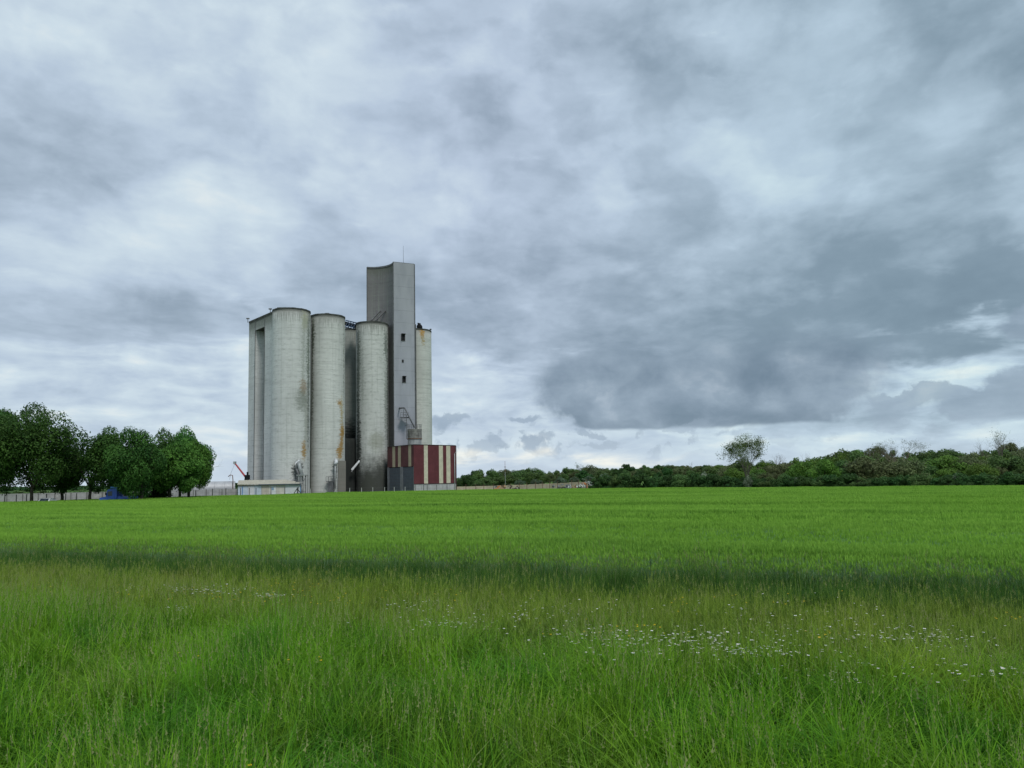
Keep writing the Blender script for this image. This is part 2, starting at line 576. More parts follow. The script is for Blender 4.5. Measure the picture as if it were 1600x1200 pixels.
# ------------------------------------------------------------------ instanced ground cover (geometry nodes on one object)
def scatter(name, variants, pts, rots, scales, idx, mat):
    """variants: list of (verts, faces(list), tint per vertex). One object whose own mesh carries the tufts and the points."""
    V, F, T, VID = [], [], [], []
    n0 = 0
    for k, (vv, ff, tt) in enumerate(variants):
        V.append(np.asarray(vv))
        F += [tuple(i + n0 for i in f) for f in ff]
        T.append(np.asarray(tt))
        VID.append(np.full(len(vv), k))
        n0 += len(vv)
    nb = n0
    V.append(np.asarray(pts))
    T.append(np.zeros(len(pts)))
    VID.append(np.full(len(pts), -1))
    V = np.concatenate(V)
    me = bpy.data.meshes.new(name)
    me.from_pydata(V.tolist(), [], F)
    me.update()

    def attr(nm, typ, arr, key='value'):
        a = me.attributes.new(nm, typ, 'POINT')
        a.data.foreach_set(key, np.ascontiguousarray(arr).ravel())
    attr('tint', 'FLOAT', np.concatenate(T).astype(np.float32))
    attr('vid', 'INT', np.concatenate(VID).astype(np.int32))
    R = np.zeros((len(V), 3), np.float32)
    R[nb:] = rots
    S = np.ones((len(V), 3), np.float32)
    S[nb:] = scales
    I = np.zeros(len(V), np.int32)
    I[nb:] = idx
    attr('rot', 'FLOAT_VECTOR', R, 'vector')
    attr('scl', 'FLOAT_VECTOR', S, 'vector')
    attr('pick', 'INT', I)
    me.materials.append(mat)
    ob = put(name, me)
    ng = bpy.data.node_groups.new(name, 'GeometryNodeTree')
    ng.interface.new_socket('Geometry', in_out='INPUT', socket_type='NodeSocketGeometry')
    ng.interface.new_socket('Geometry', in_out='OUTPUT', socket_type='NodeSocketGeometry')
    gi = ng.nodes.new('NodeGroupInput')
    go = ng.nodes.new('NodeGroupOutput')
    L_ = ng.links.new

    def named(nm, typ):
        a = ng.nodes.new('GeometryNodeInputNamedAttribute')
        a.data_type = typ
        a.inputs[0].default_value = nm
        return a.outputs[0]
    vid = named('vid', 'INT')

    def eq(k):
        c = ng.nodes.new('FunctionNodeCompare')
        c.data_type = 'INT'
        c.operation = 'EQUAL'
        L_(vid, c.inputs[2])
        c.inputs[3].default_value = k
        return c.outputs[0]

    def part(k):
        s_ = ng.nodes.new('GeometryNodeSeparateGeometry')
        s_.domain = 'POINT'
        L_(gi.outputs[0], s_.inputs[0])
        L_(eq(k), s_.inputs[1])
        return s_.outputs[0]
    g2i = ng.nodes.new('GeometryNodeGeometryToInstance')
    for k in reversed(range(len(variants))):      # the last link comes first in a joined socket
        L_(part(k), g2i.inputs[0])
    iop = ng.nodes.new('GeometryNodeInstanceOnPoints')
    L_(part(-1), iop.inputs['Points'])
    L_(g2i.outputs[0], iop.inputs['Instance'])
    iop.inputs['Pick Instance'].default_value = True
    L_(named('pick', 'INT'), iop.inputs['Instance Index'])
    L_(named('rot', 'FLOAT_VECTOR'), iop.inputs['Rotation'])
    L_(named('scl', 'FLOAT_VECTOR'), iop.inputs['Scale'])
    L_(iop.outputs[0], go.inputs[0])
    md = ob.modifiers.new('scatter', 'NODES')
    md.node_group = ng
    return ob

# ------------------------------------------------------------------ ground sheet
def ground():
    xs = np.concatenate([-np.geomspace(6000, 100, 26), np.linspace(-95, 150, 80), np.geomspace(156, 6000, 26)])
    ys = np.concatenate([np.linspace(-300, -20, 6), np.linspace(-10, 330, 100), np.geomspace(340, 9000, 26)])
    X, Y = np.meshgrid(xs, ys)
    Z = terrain(X, Y)
    V = np.stack([X, Y, Z], -1).reshape(-1, 3)
    nx, ny = len(xs), len(ys)
    i = np.arange(nx - 1)[None, :] + (np.arange(ny - 1) * nx)[:, None]
    i = i.ravel()
    F = np.stack([i, i + 1, i + 1 + nx, i + nx], -1)
    m, n, o = newmat('meadow_ground')
    g = n.add('ShaderNodeNewGeometry').outputs['Position']
    a = n.noise(g, .9, 8, .7)
    b = n.noise(n.map(g, scale=(.02, .02, .02)), 1.0, 5, .6)
    c = n.mix(n.rng(a, .35, .7), (.020, .045, .010), (.075, .13, .028))
    gx, gy, gz = n.sep(g)
    far_ = n.rng(n.v('LENGTH', g), 105, 125)
    c = n.mix(far_, c, n.mix(n.rng(b, .35, .65), (.085, .17, .04), (.13, .22, .055)))
    principled(n, o, c, .95, .1, bump=a, bstr=.6, bdist=.05)
    tag(put('ground', mesh_np('ground', V, F, m, True)), kind='structure')


ground()


def yard():
    """pale gravel yard under the silos and the shed"""
    m, n, o = newmat('yard_gravel')
    g = n.add('ShaderNodeNewGeometry').outputs['Position']
    a = n.noise(g, 2.2, 8, .75)
    c = n.mix(n.rng(a, .3, .7), (.20, .19, .16), (.36, .34, .29))
    principled(n, o, c, .95, .1, bump=a)
    P = [(-95, 140), (-74, 140), (-48, 166), (-12, 172.5), (16, 166), (26, 172), (10, 230), (-70, 230), (-130, 190)]
    V = [(x, y, float(terrain(x, y)) + .02) for x, y in P]
    # dense fan so that it follows the ground
    tag(MB().prism(P, -.3, .024).build('yard', m), kind='structure')


yard()


# ------------------------------------------------------------------ grass blades
def blade(V, F, T, x, y, h, wdt, lean, bend, ang, tint, segs=3, z0=0.0):
    ca, sa_ = math.cos(ang), math.sin(ang)
    n0 = len(V)
    for i in range(segs + 1):
        t = i / segs
        r = lean * t * h + bend * t * t * h
        z = z0 + h * (t - .45 * bend * t * t)
        px, py = x + ca * r, y + sa_ * r
        hw = wdt * .5 * (1 - t ** 1.6)
        if i == segs:
            V.append((px, py, z))
            T.append(tint)
        else:
            V.append((px - sa_ * hw, py + ca * hw, z))
            V.append((px + sa_ * hw, py - ca * hw, z))
            T.extend((tint, tint))
    for i in range(segs - 1):
        a = n0 + i * 2
        F.append((a, a + 1, a + 3, a + 2))
    a = n0 + (segs - 1) * 2
    F.append((a, a + 1, a + 2))


def seedhead(V, F, T, x, y, h, ang, lean, tint, L=.10, wd=.02, kind=0):
    """thin stalk with a panicle of small bits"""
    ca, sa_ = math.cos(ang), math.sin(ang)
    x1, y1 = x + ca * lean * h, y + sa_ * lean * h
    n0 = len(V)
    k = .0022
    V += [(x - k, y, 0), (x + k, y, 0), (x1 + k, y1, h), (x1 - k, y1, h)]
    T += [tint] * 4
    F.append((n0, n0 + 1, n0 + 2, n0 + 3))
    nb = 7 if kind == 0 else 5
    for i in range(nb):
        t = i / (nb - 1)
        zz = h - L * t
        a2 = rnd.random() * 6.28
        rr = wd * (.3 + t) * (1 if kind == 0 else .5)
        n0 = len(V)
        bx, by = x1 + math.cos(a2) * rr, y1 + math.sin(a2) * rr
        V += [(x1, y1, zz - .01), (bx, by, zz), (x1, y1, zz + L / nb)]
        T += [tint + .25] * 3
        F.append((n0, n0 + 1, n0 + 2))


def tuft_lush(n=115, R=.34, hmin=.25, hmax=.75, wdt=.0095, heads=3):
    V, F, T = [], [], []
    cx = [(rnd.gauss(0, R * .5), rnd.gauss(0, R * .5)) for _ in range(6)]
    for i in range(n):
        bx, by = rnd.choice(cx)
        x, y = bx + rnd.gauss(0, R * .22), by + rnd.gauss(0, R * .22)
        h = rnd.uniform(hmin, hmax)
        blade(V, F, T, x, y, h * (1.0 if i % 5 else 1.25), wdt * rnd.uniform(.6, 1.7), rnd.uniform(0, .45), rnd.uniform(.0, 1.15) ** 1.4, rnd.random() * 6.28, rnd.random() ** 1.3 if rnd.random() > .05 else 1.12, 5)
    for i in range(heads):
        seedhead(V, F, T, rnd.gauss(0, R * .5), rnd.gauss(0, R * .5), rnd.uniform(hmax * .8, hmax * 1.25), rnd.random() * 6.28, rnd.uniform(0, .2), rnd.uniform(.7, 1), .12, .02)
    return V, F, T


def tuft_broad(n=60):
    V, F, T = [], [], []
    for i in range(n):
        a = rnd.random() * 6.28
        r = abs(rnd.gauss(0, .10))
        blade(V, F, T, math.cos(a) * r, math.sin(a) * r, rnd.uniform(.5, 1.05), rnd.uniform(.008, .016), rnd.uniform(.05, .35), rnd.uniform(.5, 1.3), a + rnd.gauss(0, .5), rnd.uniform(.35, 1.0), 6)
    return V, F, T


def tuft_straw(n=14):
    V, F, T = [], [], []
    for i in range(n):
        seedhead(V, F, T, rnd.gauss(0, .16), rnd.gauss(0, .16), rnd.uniform(.55, .95), rnd.random() * 6.28, rnd.uniform(.05, .35), 1.0, .17, .018, rnd.randint(0, 1))
    for i in range(20):
        blade(V, F, T, rnd.gauss(0, .12), rnd.gauss(0, .12), rnd.uniform(.3, .8), .006, rnd.uniform(0, .5), rnd.uniform(.3, 1.1), rnd.random() * 6.28, rnd.choice((1.15, .6, .8)), 4)
    return V, F, T


def tuft_fine(n=150, R=.36, hmin=.2, hmax=.5, wdt=.0045, heads=10):
    V, F, T = [], [], []
    for i in range(n):
        x, y = rnd.uniform(-R, R), rnd.uniform(-R, R)
        blade(V, F, T, x, y, rnd.uniform(hmin, hmax), wdt * rnd.uniform(.6, 1.5), rnd.uniform(0, .3), rnd.uniform(0, .5), rnd.random() * 6.28, rnd.random() * .8, 2)
    for i in range(heads):
        seedhead(V, F, T, rnd.uniform(-R, R), rnd.uniform(-R, R), rnd.uniform(hmax * .8, hmax * 1.45), rnd.random() * 6.28, rnd.uniform(0, .12), rnd.uniform(.6, .95), .09, .018, 1)
    return V, F, T


def grass_mat():
    m, n, o = newmat('verge_grass')
    g = n.add('ShaderNodeNewGeometry').outputs['Position']
    at = n.add('ShaderNodeAttribute', attribute_name='tint').outputs['Fac']
    gx, gy, gz = n.sep(g)
    t = n.m('ADD', n.m('MULTIPLY', n.m('SUBTRACT', gx, float(EDGE_A[0])), float(EN[0])), n.m('MULTIPLY', n.m('SUBTRACT', gy, float(EDGE_A[1])), float(EN[1])))
    flat = n.comb(gx, gy, 0.0)
    big = n.noise(flat, .33, 4, .6)
    med = n.noise(flat, 1.1, 4, .6)
    tw = n.m('ADD', t, n.m('MULTIPLY', n.m('SUBTRACT', big, .5), 3.2))
    lush = n.mix(n.rng(n.m('ADD', n.m('MULTIPLY', at, .75), n.m('MULTIPLY', med, .6)), .3, 1.15), (.024, .108, .005), (.21, .45, .025))
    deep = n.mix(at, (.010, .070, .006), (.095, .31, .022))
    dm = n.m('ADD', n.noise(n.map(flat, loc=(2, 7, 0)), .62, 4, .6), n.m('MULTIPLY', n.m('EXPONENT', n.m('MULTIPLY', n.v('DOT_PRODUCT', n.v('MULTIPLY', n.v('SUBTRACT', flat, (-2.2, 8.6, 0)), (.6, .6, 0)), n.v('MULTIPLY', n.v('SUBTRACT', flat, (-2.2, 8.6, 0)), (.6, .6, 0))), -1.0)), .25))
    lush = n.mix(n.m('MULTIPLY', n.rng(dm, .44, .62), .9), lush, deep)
    yel = n.mix(at, (.05, .13, .008), (.24, .40, .035))
    lush = n.mix(n.m('MULTIPLY', n.rng(n.noise(n.map(flat, loc=(8, 3, 0)), .4, 3, .6), .48, .64), .65), lush, yel)
    olive = n.mix(n.rng(n.m('ADD', n.m('MULTIPLY', at, .6), n.m('MULTIPLY', med, .6)), .3, 1.0), (.055, .135, .012), (.31, .44, .060))
    brown = n.mix(at, (.10, .125, .028), (.25, .27, .08))
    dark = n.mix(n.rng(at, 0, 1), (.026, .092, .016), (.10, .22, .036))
    olive = n.mix(n.m('MULTIPLY', n.rng(n.noise(n.map(flat, loc=(3, 3, 0)), .5, 4, .65), .48, .66), .55), olive, brown)
    c = n.mix(n.rng(tw, -8.0, -12.5), olive, lush)
    c = n.mix(n.m('MULTIPLY', n.rng(n.noise(n.map(flat, loc=(9, 1, 0), scale=(.6, 1, 1)), .45, 3, .6), .45, .65), .55), c, n.mix(1.0, c, (1.35, 1.2, .95), 'MULTIPLY'))
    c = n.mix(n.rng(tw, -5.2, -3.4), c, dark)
    c = n.mix(n.m('MULTIPLY', n.m('MULTIPLY', n.rng(gz, .42, .75), .30), n.rng(tw, -13, -9)), c, (.16, .22, .055))
    dry = n.rng(at, 1.0, 1.2)
    c = n.mix(n.m('MULTIPLY', dry, .75), c, (.34, .32, .17))
    p = n.add('ShaderNodeBsdfPrincipled')
    n.put(p.inputs['Base Color'], c)
    p.inputs['Roughness'].default_value = .5
    p.inputs['Specular IOR Level'].default_value = .09
    tr = n.add('ShaderNodeBsdfTranslucent')
    n.put(tr.inputs[0], c)
    mx = n.add('ShaderNodeMixShader')
    mx.inputs[0].default_value = .35
    n.t.links.new(p.outputs[0], mx.inputs[1])
    n.t.links.new(tr.outputs[0], mx.inputs[2])
    n.t.links.new(mx.outputs[0], o.inputs[0])
    return m


def in_view(x, y, margin=2.5):
    return np.abs(x) < y * .74 + margin


def value_noise(x, y, s, seed=0):
    r = np.random.default_rng(seed)
    G = r.random((64, 64))
    u, v = x / s, y / s
    i, j = np.floor(u).astype(int), np.floor(v).astype(int)
    fu, fv = u - i, v - j
    fu, fv = fu * fu * (3 - 2 * fu), fv * fv * (3 - 2 * fv)
    g = lambda a, b: G[a % 64, b % 64]
    return (g(i, j) * (1 - fu) + g(i + 1, j) * fu) * (1 - fv) + (g(i, j + 1) * (1 - fu) + g(i + 1, j + 1) * fu) * fv


def verge():
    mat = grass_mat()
    var = [tuft_lush() for _ in range(5)] + [tuft_fine() for _ in range(5)] + [tuft_lush(90, .3, .5, .95, .006, 8) for _ in range(2)] + [tuft_broad() for _ in range(3)] + [tuft_straw() for _ in range(2)]
    step = .34
    X, Y = np.meshgrid(np.arange(-38, 28, step), np.arange(1.5, 46, step))
    X = X.ravel() + rng.uniform(-.2, .2, X.size)
    Y = Y.ravel() + rng.uniform(-.2, .2, Y.size)
    t = edge_t(X, Y)
    k = in_view(X, Y, 6) & (t < .3)
    X, Y, t = X[k], Y[k], t[k]
    vn = value_noise(X, Y, 1.3, 3)
    big = value_noise(X, Y, 3.1, 5)
    tw = t + (big - .5) * 3
    lush = tw < -10
    idx = np.where(lush, rng.integers(0, 5, len(X)), rng.integers(5, 10, len(X)))
    # some tall stragglers everywhere
    tall = rng.random(len(X)) < np.where(lush, .10, .03)
    idx = np.where(tall, rng.integers(10, 12, len(X)), idx)
    br = rng.random(len(X)) < np.where(lush, .06 + .36 * (value_noise(X, Y, 1.6, 21) > .55), .015)
    idx = np.where(br, rng.integers(12, 15, len(X)), idx)
    st = rng.random(len(X)) < .012 * (Y < 13) + .13 * np.exp(-(((X + 4.2) / 1.6) ** 2 + ((Y - 7.5) / 1.6) ** 2)) + .10 * np.exp(-(((X + .6) / 1.0) ** 2 + ((Y - 6.8) / .7) ** 2))
    idx = np.where(st, rng.integers(15, 17, len(X)), idx)
    fine_ = value_noise(X, Y, .55, 8)
    h = np.where(lush, .48 + .42 * vn + .30 * big + .38 * fine_, .52 + .30 * vn + .28 * fine_)
    band = np.exp(-((t + 6.2) / 2.2) ** 2)            # flowers grow where the grass is short
    h = h * (1 - .22 * band)
    h = np.where(tw > -1.6, .62 + .25 * vn, np.where(tw > -3.0, .85 + .3 * vn, h))
    # a trampled hollow in front
    hol = np.exp(-(((X + 2.1) / .75) ** 2 + ((Y - 7.9) / .7) ** 2)) + .7 * np.exp(-(((X + 1.6) / 1.2) ** 2 + ((Y - 10.2) / .6) ** 2))
    h = h * (1 - .62 * np.clip(hol, 0, 1))
    S = np.stack([rng.uniform(.9, 1.2, len(X)), rng.uniform(.9, 1.2, len(X)), h * rng.uniform(.85, 1.15, len(X))], -1)
    lean = np.where(lush, .26, .12)
    R = np.stack([(value_noise(X, Y, 1.9, 12) - .5) * 2 * lean + rng.normal(0, .07, len(X)), (value_noise(X, Y, 1.7, 13) - .5) * 2 * lean + rng.normal(0, .07, len(X)), rng.uniform(0, 6.28, len(X))], -1)
    P = np.stack([X, Y, np.zeros(len(X))], -1)
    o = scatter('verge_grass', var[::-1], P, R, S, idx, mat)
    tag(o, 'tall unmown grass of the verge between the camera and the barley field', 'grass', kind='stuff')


verge()


# ------------------------------------------------------------------ barley
def barley_patch(n=120, R=.5, heads_only=False, hh=.80, awn=.13, wide=1.0):
    V, F, T = [], [], []
    for i in range(n):
        x = rnd.uniform(-R, R)
        y = rnd.uniform(-R, R)
        h = hh * rnd.uniform(.78, 1.10)
        a = rnd.random() * 6.28
        ln = rnd.uniform(0, .10)
        tx, ty = x + math.cos(a) * ln * h, y + math.sin(a) * ln * h
        z0 = .0 if not heads_only else hh * .62
        k = .0045 * wide
        n0 = len(V)
        V += [(x - k, y, z0), (x + k, y, z0), (tx + k, ty, h), (tx - k, ty, h)]
        T += [-1.0 if not heads_only else .15, -1.0 if not heads_only else .15, -.1 if not heads_only else .2, -.1 if not heads_only else .2]
        F.append((n0, n0 + 1, n0 + 2, n0 + 3))
        # flag leaves
        for q_ in range(2 if not heads_only else 1):
            zz = h * rnd.uniform(.45, .85)
            blade(V, F, T, x, y, .18, .011 * wide, rnd.uniform(.3, .8), rnd.uniform(.2, .9), rnd.random() * 6.28, rnd.uniform(-.6, .35) if not heads_only else rnd.uniform(.05, .6), 2, z0=zz)
        # head: spike plus a fan of awns leaning over
        b = a + rnd.gauss(0, .5)
        for q_ in range(3 if heads_only else 5):
            aa = b + rnd.gauss(0, .6)
            sp = rnd.uniform(.05, .45)
            n0 = len(V)
            wq = (.008 if heads_only else .0085) * wide
            px, py = -math.sin(aa) * wq, math.cos(aa) * wq
            V += [(tx - px, ty - py, h - .02), (tx + px, ty + py, h - .02), (tx + math.cos(aa) * sp * awn, ty + math.sin(aa) * sp * awn, h + awn * rnd.uniform(.6, 1.15))]
            tt = rnd.uniform(.25, 1.15)
            T += [tt, tt, tt + .1]
            F.append((n0, n0 + 1, n0 + 2))
    return V, F, T


def barley_mat(name='barley', spec=.05):
    m, n, o = newmat(name)
    g = n.add('ShaderNodeNewGeometry').outputs['Position']
    at = n.add('ShaderNodeAttribute', attribute_name='tint').outputs['Fac']
    gx, gy, gz = n.sep(g)
    u = n.m('ADD', n.m('MULTIPLY', gx, float(ED[0])), n.m('MULTIPLY', gy, float(ED[1])))
    t = n.m('ADD', n.m('MULTIPLY', n.m('SUBTRACT', gx, float(EDGE_A[0])), float(EN[0])), n.m('MULTIPLY', n.m('SUBTRACT', gy, float(EDGE_A[1])), float(EN[1])))
    row = n.comb(u, t, 0.0)
    bands = n.noise(n.map(row, scale=(.014, .22, 1)), 1.0, 6, .66)
    patch = n.noise(n.map(row, scale=(.05, .09, 1), loc=(5, 2, 0)), 1.0, 4, .6)
    fine = n.noise(row, 1.3, 3, .6)
    patch0 = n.noise(n.map(row, scale=(.02, .02, 1)), 1.0, 2, .5)
    k = n.m('ADD', n.m('MULTIPLY', at, .5), n.m('ADD', n.m('MULTIPLY', n.m('SUBTRACT', bands, .26), 2.1), n.m('MULTIPLY', fine, .25)))
    head = n.mix(n.rng(k, .35, 1.1), (.042, .165, .024), (.30, .53, .080))
    tl = n.m('ABSOLUTE', n.m('SUBTRACT', n.m('FRACT', n.m('DIVIDE', n.m('ADD', t, n.m('MULTIPLY', patch0, 2.0)), 21.0)), .5))
    head = n.mix(n.m('MULTIPLY', n.rng(tl, .035, .012), .55), head, (.36, .58, .11))
    head = n.mix(n.m('MULTIPLY', n.rng(patch, .4, .65), .35), head, (.19, .38, .04))
    stem = n.mix(n.rng(at, -1, .0), (.34, .46, .36), (.22, .38, .18))
    c = n.mix(n.rng(at, -.1, .25), stem, head)
    p = n.add('ShaderNodeBsdfPrincipled')
    n.put(p.inputs['Base Color'], c)
    p.inputs['Roughness'].default_value = .6
    p.inputs['Specular IOR Level'].default_value = spec
    tr = n.add('ShaderNodeBsdfTranslucent')
    n.put(tr.inputs[0], c)
    mx = n.add('ShaderNodeMixShader')
    mx.inputs[0].default_value = .35
    n.t.links.new(p.outputs[0], mx.inputs[1])
    n.t.links.new(tr.outputs[0], mx.inputs[2])
    n.t.links.new(mx.outputs[0], o.inputs[0])
    return m


def crop():
    mat = barley_mat()
    rot0 = math.atan2(ED[1], ED[0])
    near = [barley_patch(170) for _ in range(5)]
    mid = [barley_patch(170, .75, True, wide=2.0, awn=.15) for _ in range(4)]
    far_ = [barley_patch(280, 1.6, True, wide=4.6, awn=.18) for _ in range(4)]
    P, R, S, I = [], [], [], []

    def fill(step, t0, t1, ulo, uhi, lo, hi, hs=1.0, jit=.08):
        uu, tt = np.meshgrid(np.arange(ulo, uhi, step), np.arange(t0, t1, step))
        uu, tt = uu.ravel(), tt.ravel()
        tt = tt + rng.uniform(-.35, .35, tt.size) * step * (tt > 1)
        uu = uu + rng.uniform(-.35, .35, uu.size) * step
        X = EDGE_A[0] + ED[0] * uu + EN[0] * tt
        Y = EDGE_A[1] + ED[1] * uu + EN[1] * tt
        k = in_view(X, Y, 15) & (Y > -4) & (Y < far_edge_y(X) - 1.0)
        X, Y, tt = X[k], Y[k], tt[k]
        n_ = len(X)
        hv = value_noise(X, Y, 4.0, 9)
        P.append(np.stack([X, Y, np.zeros(n_)], -1))
        R.append(np.stack([np.zeros(n_), np.zeros(n_), rng.uniform(0, 6.28, n_)], -1))
        z_ = hs * (.92 + .16 * hv) * rng.uniform(.97, 1.03, n_)
        S.append(np.stack([np.ones(n_), np.ones(n_), z_], -1))
        I.append(rng.integers(lo, hi, n_))
    fill(.8, -.8, -.2, -60, 90, 0, 5, .72)
    fill(.6, -.2, .6, -60, 90, 0, 5, .9)
    fill(.5, .6, 4, -60, 90, 0, 5)
    fill(1.0, 4, 16, -60, 110, 0, 5)
    fill(1.2, 12, 42, -80, 150, 5, 9)
    fill(1.9, 40, 230, -200, 320, 9, 13)
    o = scatter('barley_crop', near + mid + far_, np.concatenate(P), np.concatenate(R), np.concatenate(S), np.concatenate(I), mat)
    tag(o, 'bright green barley crop filling the field up to the silos and the hedge', 'crop', kind='stuff')
    # the closed canopy under the ears
    cmat = barley_mat('barley_leaf_layer', 0.0)
    uu = np.arange(-330, 420, 6.0)
    tts = np.concatenate([np.arange(2.0, 40, 2.0), np.arange(40, 330, 6.0)])
    U, Tt = np.meshgrid(uu, tts)
    X = EDGE_A[0] + ED[0] * U + EN[0] * Tt
    Y = EDGE_A[1] + ED[1] * U + EN[1] * Tt
    Z = np.full(X.shape, .60) + (value_noise(X, Y, 4, 9) - .5) * .06
    V = np.stack([X, Y, Z], -1).reshape(-1, 3)
    nu = len(uu)
    i = (np.arange(nu - 1)[None, :] + (np.arange(len(tts) - 1) * nu)[:, None]).ravel()
    F = np.stack([i, i + 1, i + 1 + nu, i + nu], -1)
    cx = V[F].mean(1)
    F = F[(cx[:, 1] < far_edge_y(cx[:, 0]) - 4) & (cx[:, 1] > -60)]
    me = mesh_np('barley_canopy', V, F, cmat, True)
    a = me.attributes.new('tint', 'FLOAT', 'POINT')
    a.data.foreach_set('value', np.full(len(V), .3, np.float32))
    tag(put('barley_canopy', me), 'dense green leaf layer of barley beneath its ears', 'crop', kind='stuff')


crop()


# ------------------------------------------------------------------ flowers in the verge
def flowers():
    def daisy(r=.021):
        V, F, T = [], [], []
        h = 1.0
        k = .002
        V += [(-k, 0, 0), (k, 0, 0), (k, 0, h), (-k, 0, h)]
        T += [0] * 4
        F.append((0, 1, 2, 3))
        n0 = len(V)
        tl = rnd.uniform(-.35, .35)
        V.append((0, 0, h + .002))
        T.append(2)
        for i in range(12):
            a = i / 12 * 6.283
            rr = r * (1.0 if i % 2 else .78)
            V.append((math.cos(a) * rr, math.sin(a) * rr, h + math.cos(a) * rr * tl))
            T.append(2)
        for i in range(12):
            F.append((n0, n0 + 1 + i, n0 + 1 + (i + 1) % 12))
        n1 = len(V)
        for i in range(6):
            a = i / 6 * 6.283
            V.append((math.cos(a) * r * .34, math.sin(a) * r * .34, h + .006))
            T.append(3)
        F.append(tuple(range(n1, n1 + 6)))
        return V, F, T
    m, n, o = newmat('daisy')
    at = n.add('ShaderNodeAttribute', attribute_name='tint').outputs['Fac']
    c = n.ramp(n.m('DIVIDE', at, 3.0), [(0, (.06, .14, .03)), (.5, (.80, .80, .82)), (.9, (.62, .42, .04))], 'CONSTANT')
    principled(n, o, c, .6, .2)
    clusters = [(1050, 1000, 210, 20, 180), (930, 988, 60, 14, 40), (1180, 1018, 90, 10, 70), (1450, 995, 110, 16, 75), (1320, 985, 120, 20, 40), (690, 972, 90, 12, 55), (650, 945, 70, 12, 30),
                (340, 921, 60, 8, 65), (420, 930, 30, 4, 45), (280, 918, 60, 8, 30), (210, 918, 12, 6, 14), (830, 960, 120, 18, 40), (1130, 950, 330, 24, 45), (1330, 1045, 220, 30, 45), (1560, 1050, 60, 14, 20), (275, 950, 20, 4, 16)]
    P, S, R = [], [], []
    for (cx, cy, sx, sy, k) in clusters:
        for _ in range(int(k * 1.3)):
            h = rnd.uniform(.36, .52)
            p = at_z(cx + rnd.gauss(0, sx * .5), cy + (rnd.gauss(0, sy * .5)) + .0, h)
            if edge_t(p.x, p.y) > -.5:
                continue
            P.append((p.x, p.y, 0))
            s_ = rnd.uniform(.8, 1.3)
            S.append((s_, s_, h))
            R.append((rnd.gauss(0, .05), rnd.gauss(0, .05), rnd.random() * 6.28))
    n_ = len(P)
    o1 = scatter('daisies', [daisy(), daisy(.018), daisy(.024)], np.array(P), np.array(R), np.array(S), rng.integers(0, 3, n_), m)
    tag(o1, 'white daisies flowering in a loose band across the verge grass', 'flowers', kind='stuff')

    def cup():
        V, F, T = [], [], []
        k = .002
        V += [(-k, 0, 0), (k, 0, 0), (k, 0, 1), (-k, 0, 1)]
        T += [0] * 4
        F.append((0, 1, 2, 3))
        n0 = len(V)
        V.append((0, 0, .99))
        T.append(2)
        for i in range(10):
            a = i / 10 * 6.283
            V.append((math.cos(a) * .017, math.sin(a) * .017, 1.015 if i % 2 else 1.0))
            T.append(2)
        for i in range(10):
            F.append((n0, n0 + 1 + i, n0 + 1 + (i + 1) % 10))
        return V, F, T
    m, n, o = newmat('buttercup')
    at = n.add('ShaderNodeAttribute', attribute_name='tint').outputs['Fac']
    c = n.ramp(n.m('DIVIDE', at, 3.0), [(0, (.06, .14, .03)), (.5, (.80, .55, .01))], 'CONSTANT')
    principled(n, o, c, .4, .4)
    clusters = [(370, 935, 90, 10, 46), (450, 915, 90, 12, 26), (520, 938, 60, 12, 20), (260, 925, 100, 12, 26), (80, 920, 70, 14, 12), (700, 925, 180, 16, 18), (600, 900, 120, 10, 8),
                (1060, 940, 16, 12, 8), (1010, 975, 60, 8, 8), (1300, 990, 30, 6, 6), (1570, 965, 30, 8, 6), (920, 985, 120, 14, 12), (300, 1022, 200, 20, 3), (1240, 935, 200, 14, 6), (500, 1030, 30, 8, 2), (1140, 930, 60, 8, 3), (390, 1195, 6, 3, 1)]
    P, S, R = [], [], []
    for (cx, cy, sx, sy, k) in clusters:
        for _ in range(k):
            h = rnd.uniform(.42, .60)
            p = at_z(cx + rnd.gauss(0, sx * .5), cy + (rnd.gauss(0, sy * .5)), h)
            if edge_t(p.x, p.y) > -.5:
                continue
            P.append((p.x, p.y, 0))
            s_ = rnd.uniform(.8, 1.3)
            S.append((s_, s_, h))
            R.append((rnd.gauss(0, .05), rnd.gauss(0, .05), rnd.random() * 6.28))
    o2 = scatter('buttercups', [cup(), cup()], np.array(P), np.array(R), np.array(S), rng.integers(0, 2, len(P)), m)
    tag(o2, 'yellow buttercups dotted through the verge grass', 'flowers', kind='stuff')


flowers()

# ------------------------------------------------------------------ grain elevator
def cyl_np(cx, cy, r, z0, z1, nseg=56, nz=16, a0=0.0, a1=2 * math.pi, cap=True):
    """round wall with UV in metres; closed flat top"""
    V, F, UV = [], [], []
    n = nseg
    for j in range(nz + 1):
        z = z0 + (z1 - z0) * j / nz
        for i in range(n + 1):
            a = a0 + (a1 - a0) * i / n
            V.append((cx + r * math.cos(a), cy + r * math.sin(a), z))
    for j in range(nz):
        for i in range(n):
            a = j * (n + 1) + i
            F.append((a, a + 1, a + n + 2, a + n + 1))
            UV += [((a0 + (a1 - a0) * (i + di) / n) * r, z0 + (z1 - z0) * (j + dj) / nz) for di, dj in ((0, 0), (1, 0), (1, 1), (0, 1))]
    nwall = len(F)
    if cap:
        top = [nz * (n + 1) + i for i in range(n)]
        F.append(tuple(top))
        UV += [(V[k][0], 20.0) for k in top]
    return V, F, UV, nwall


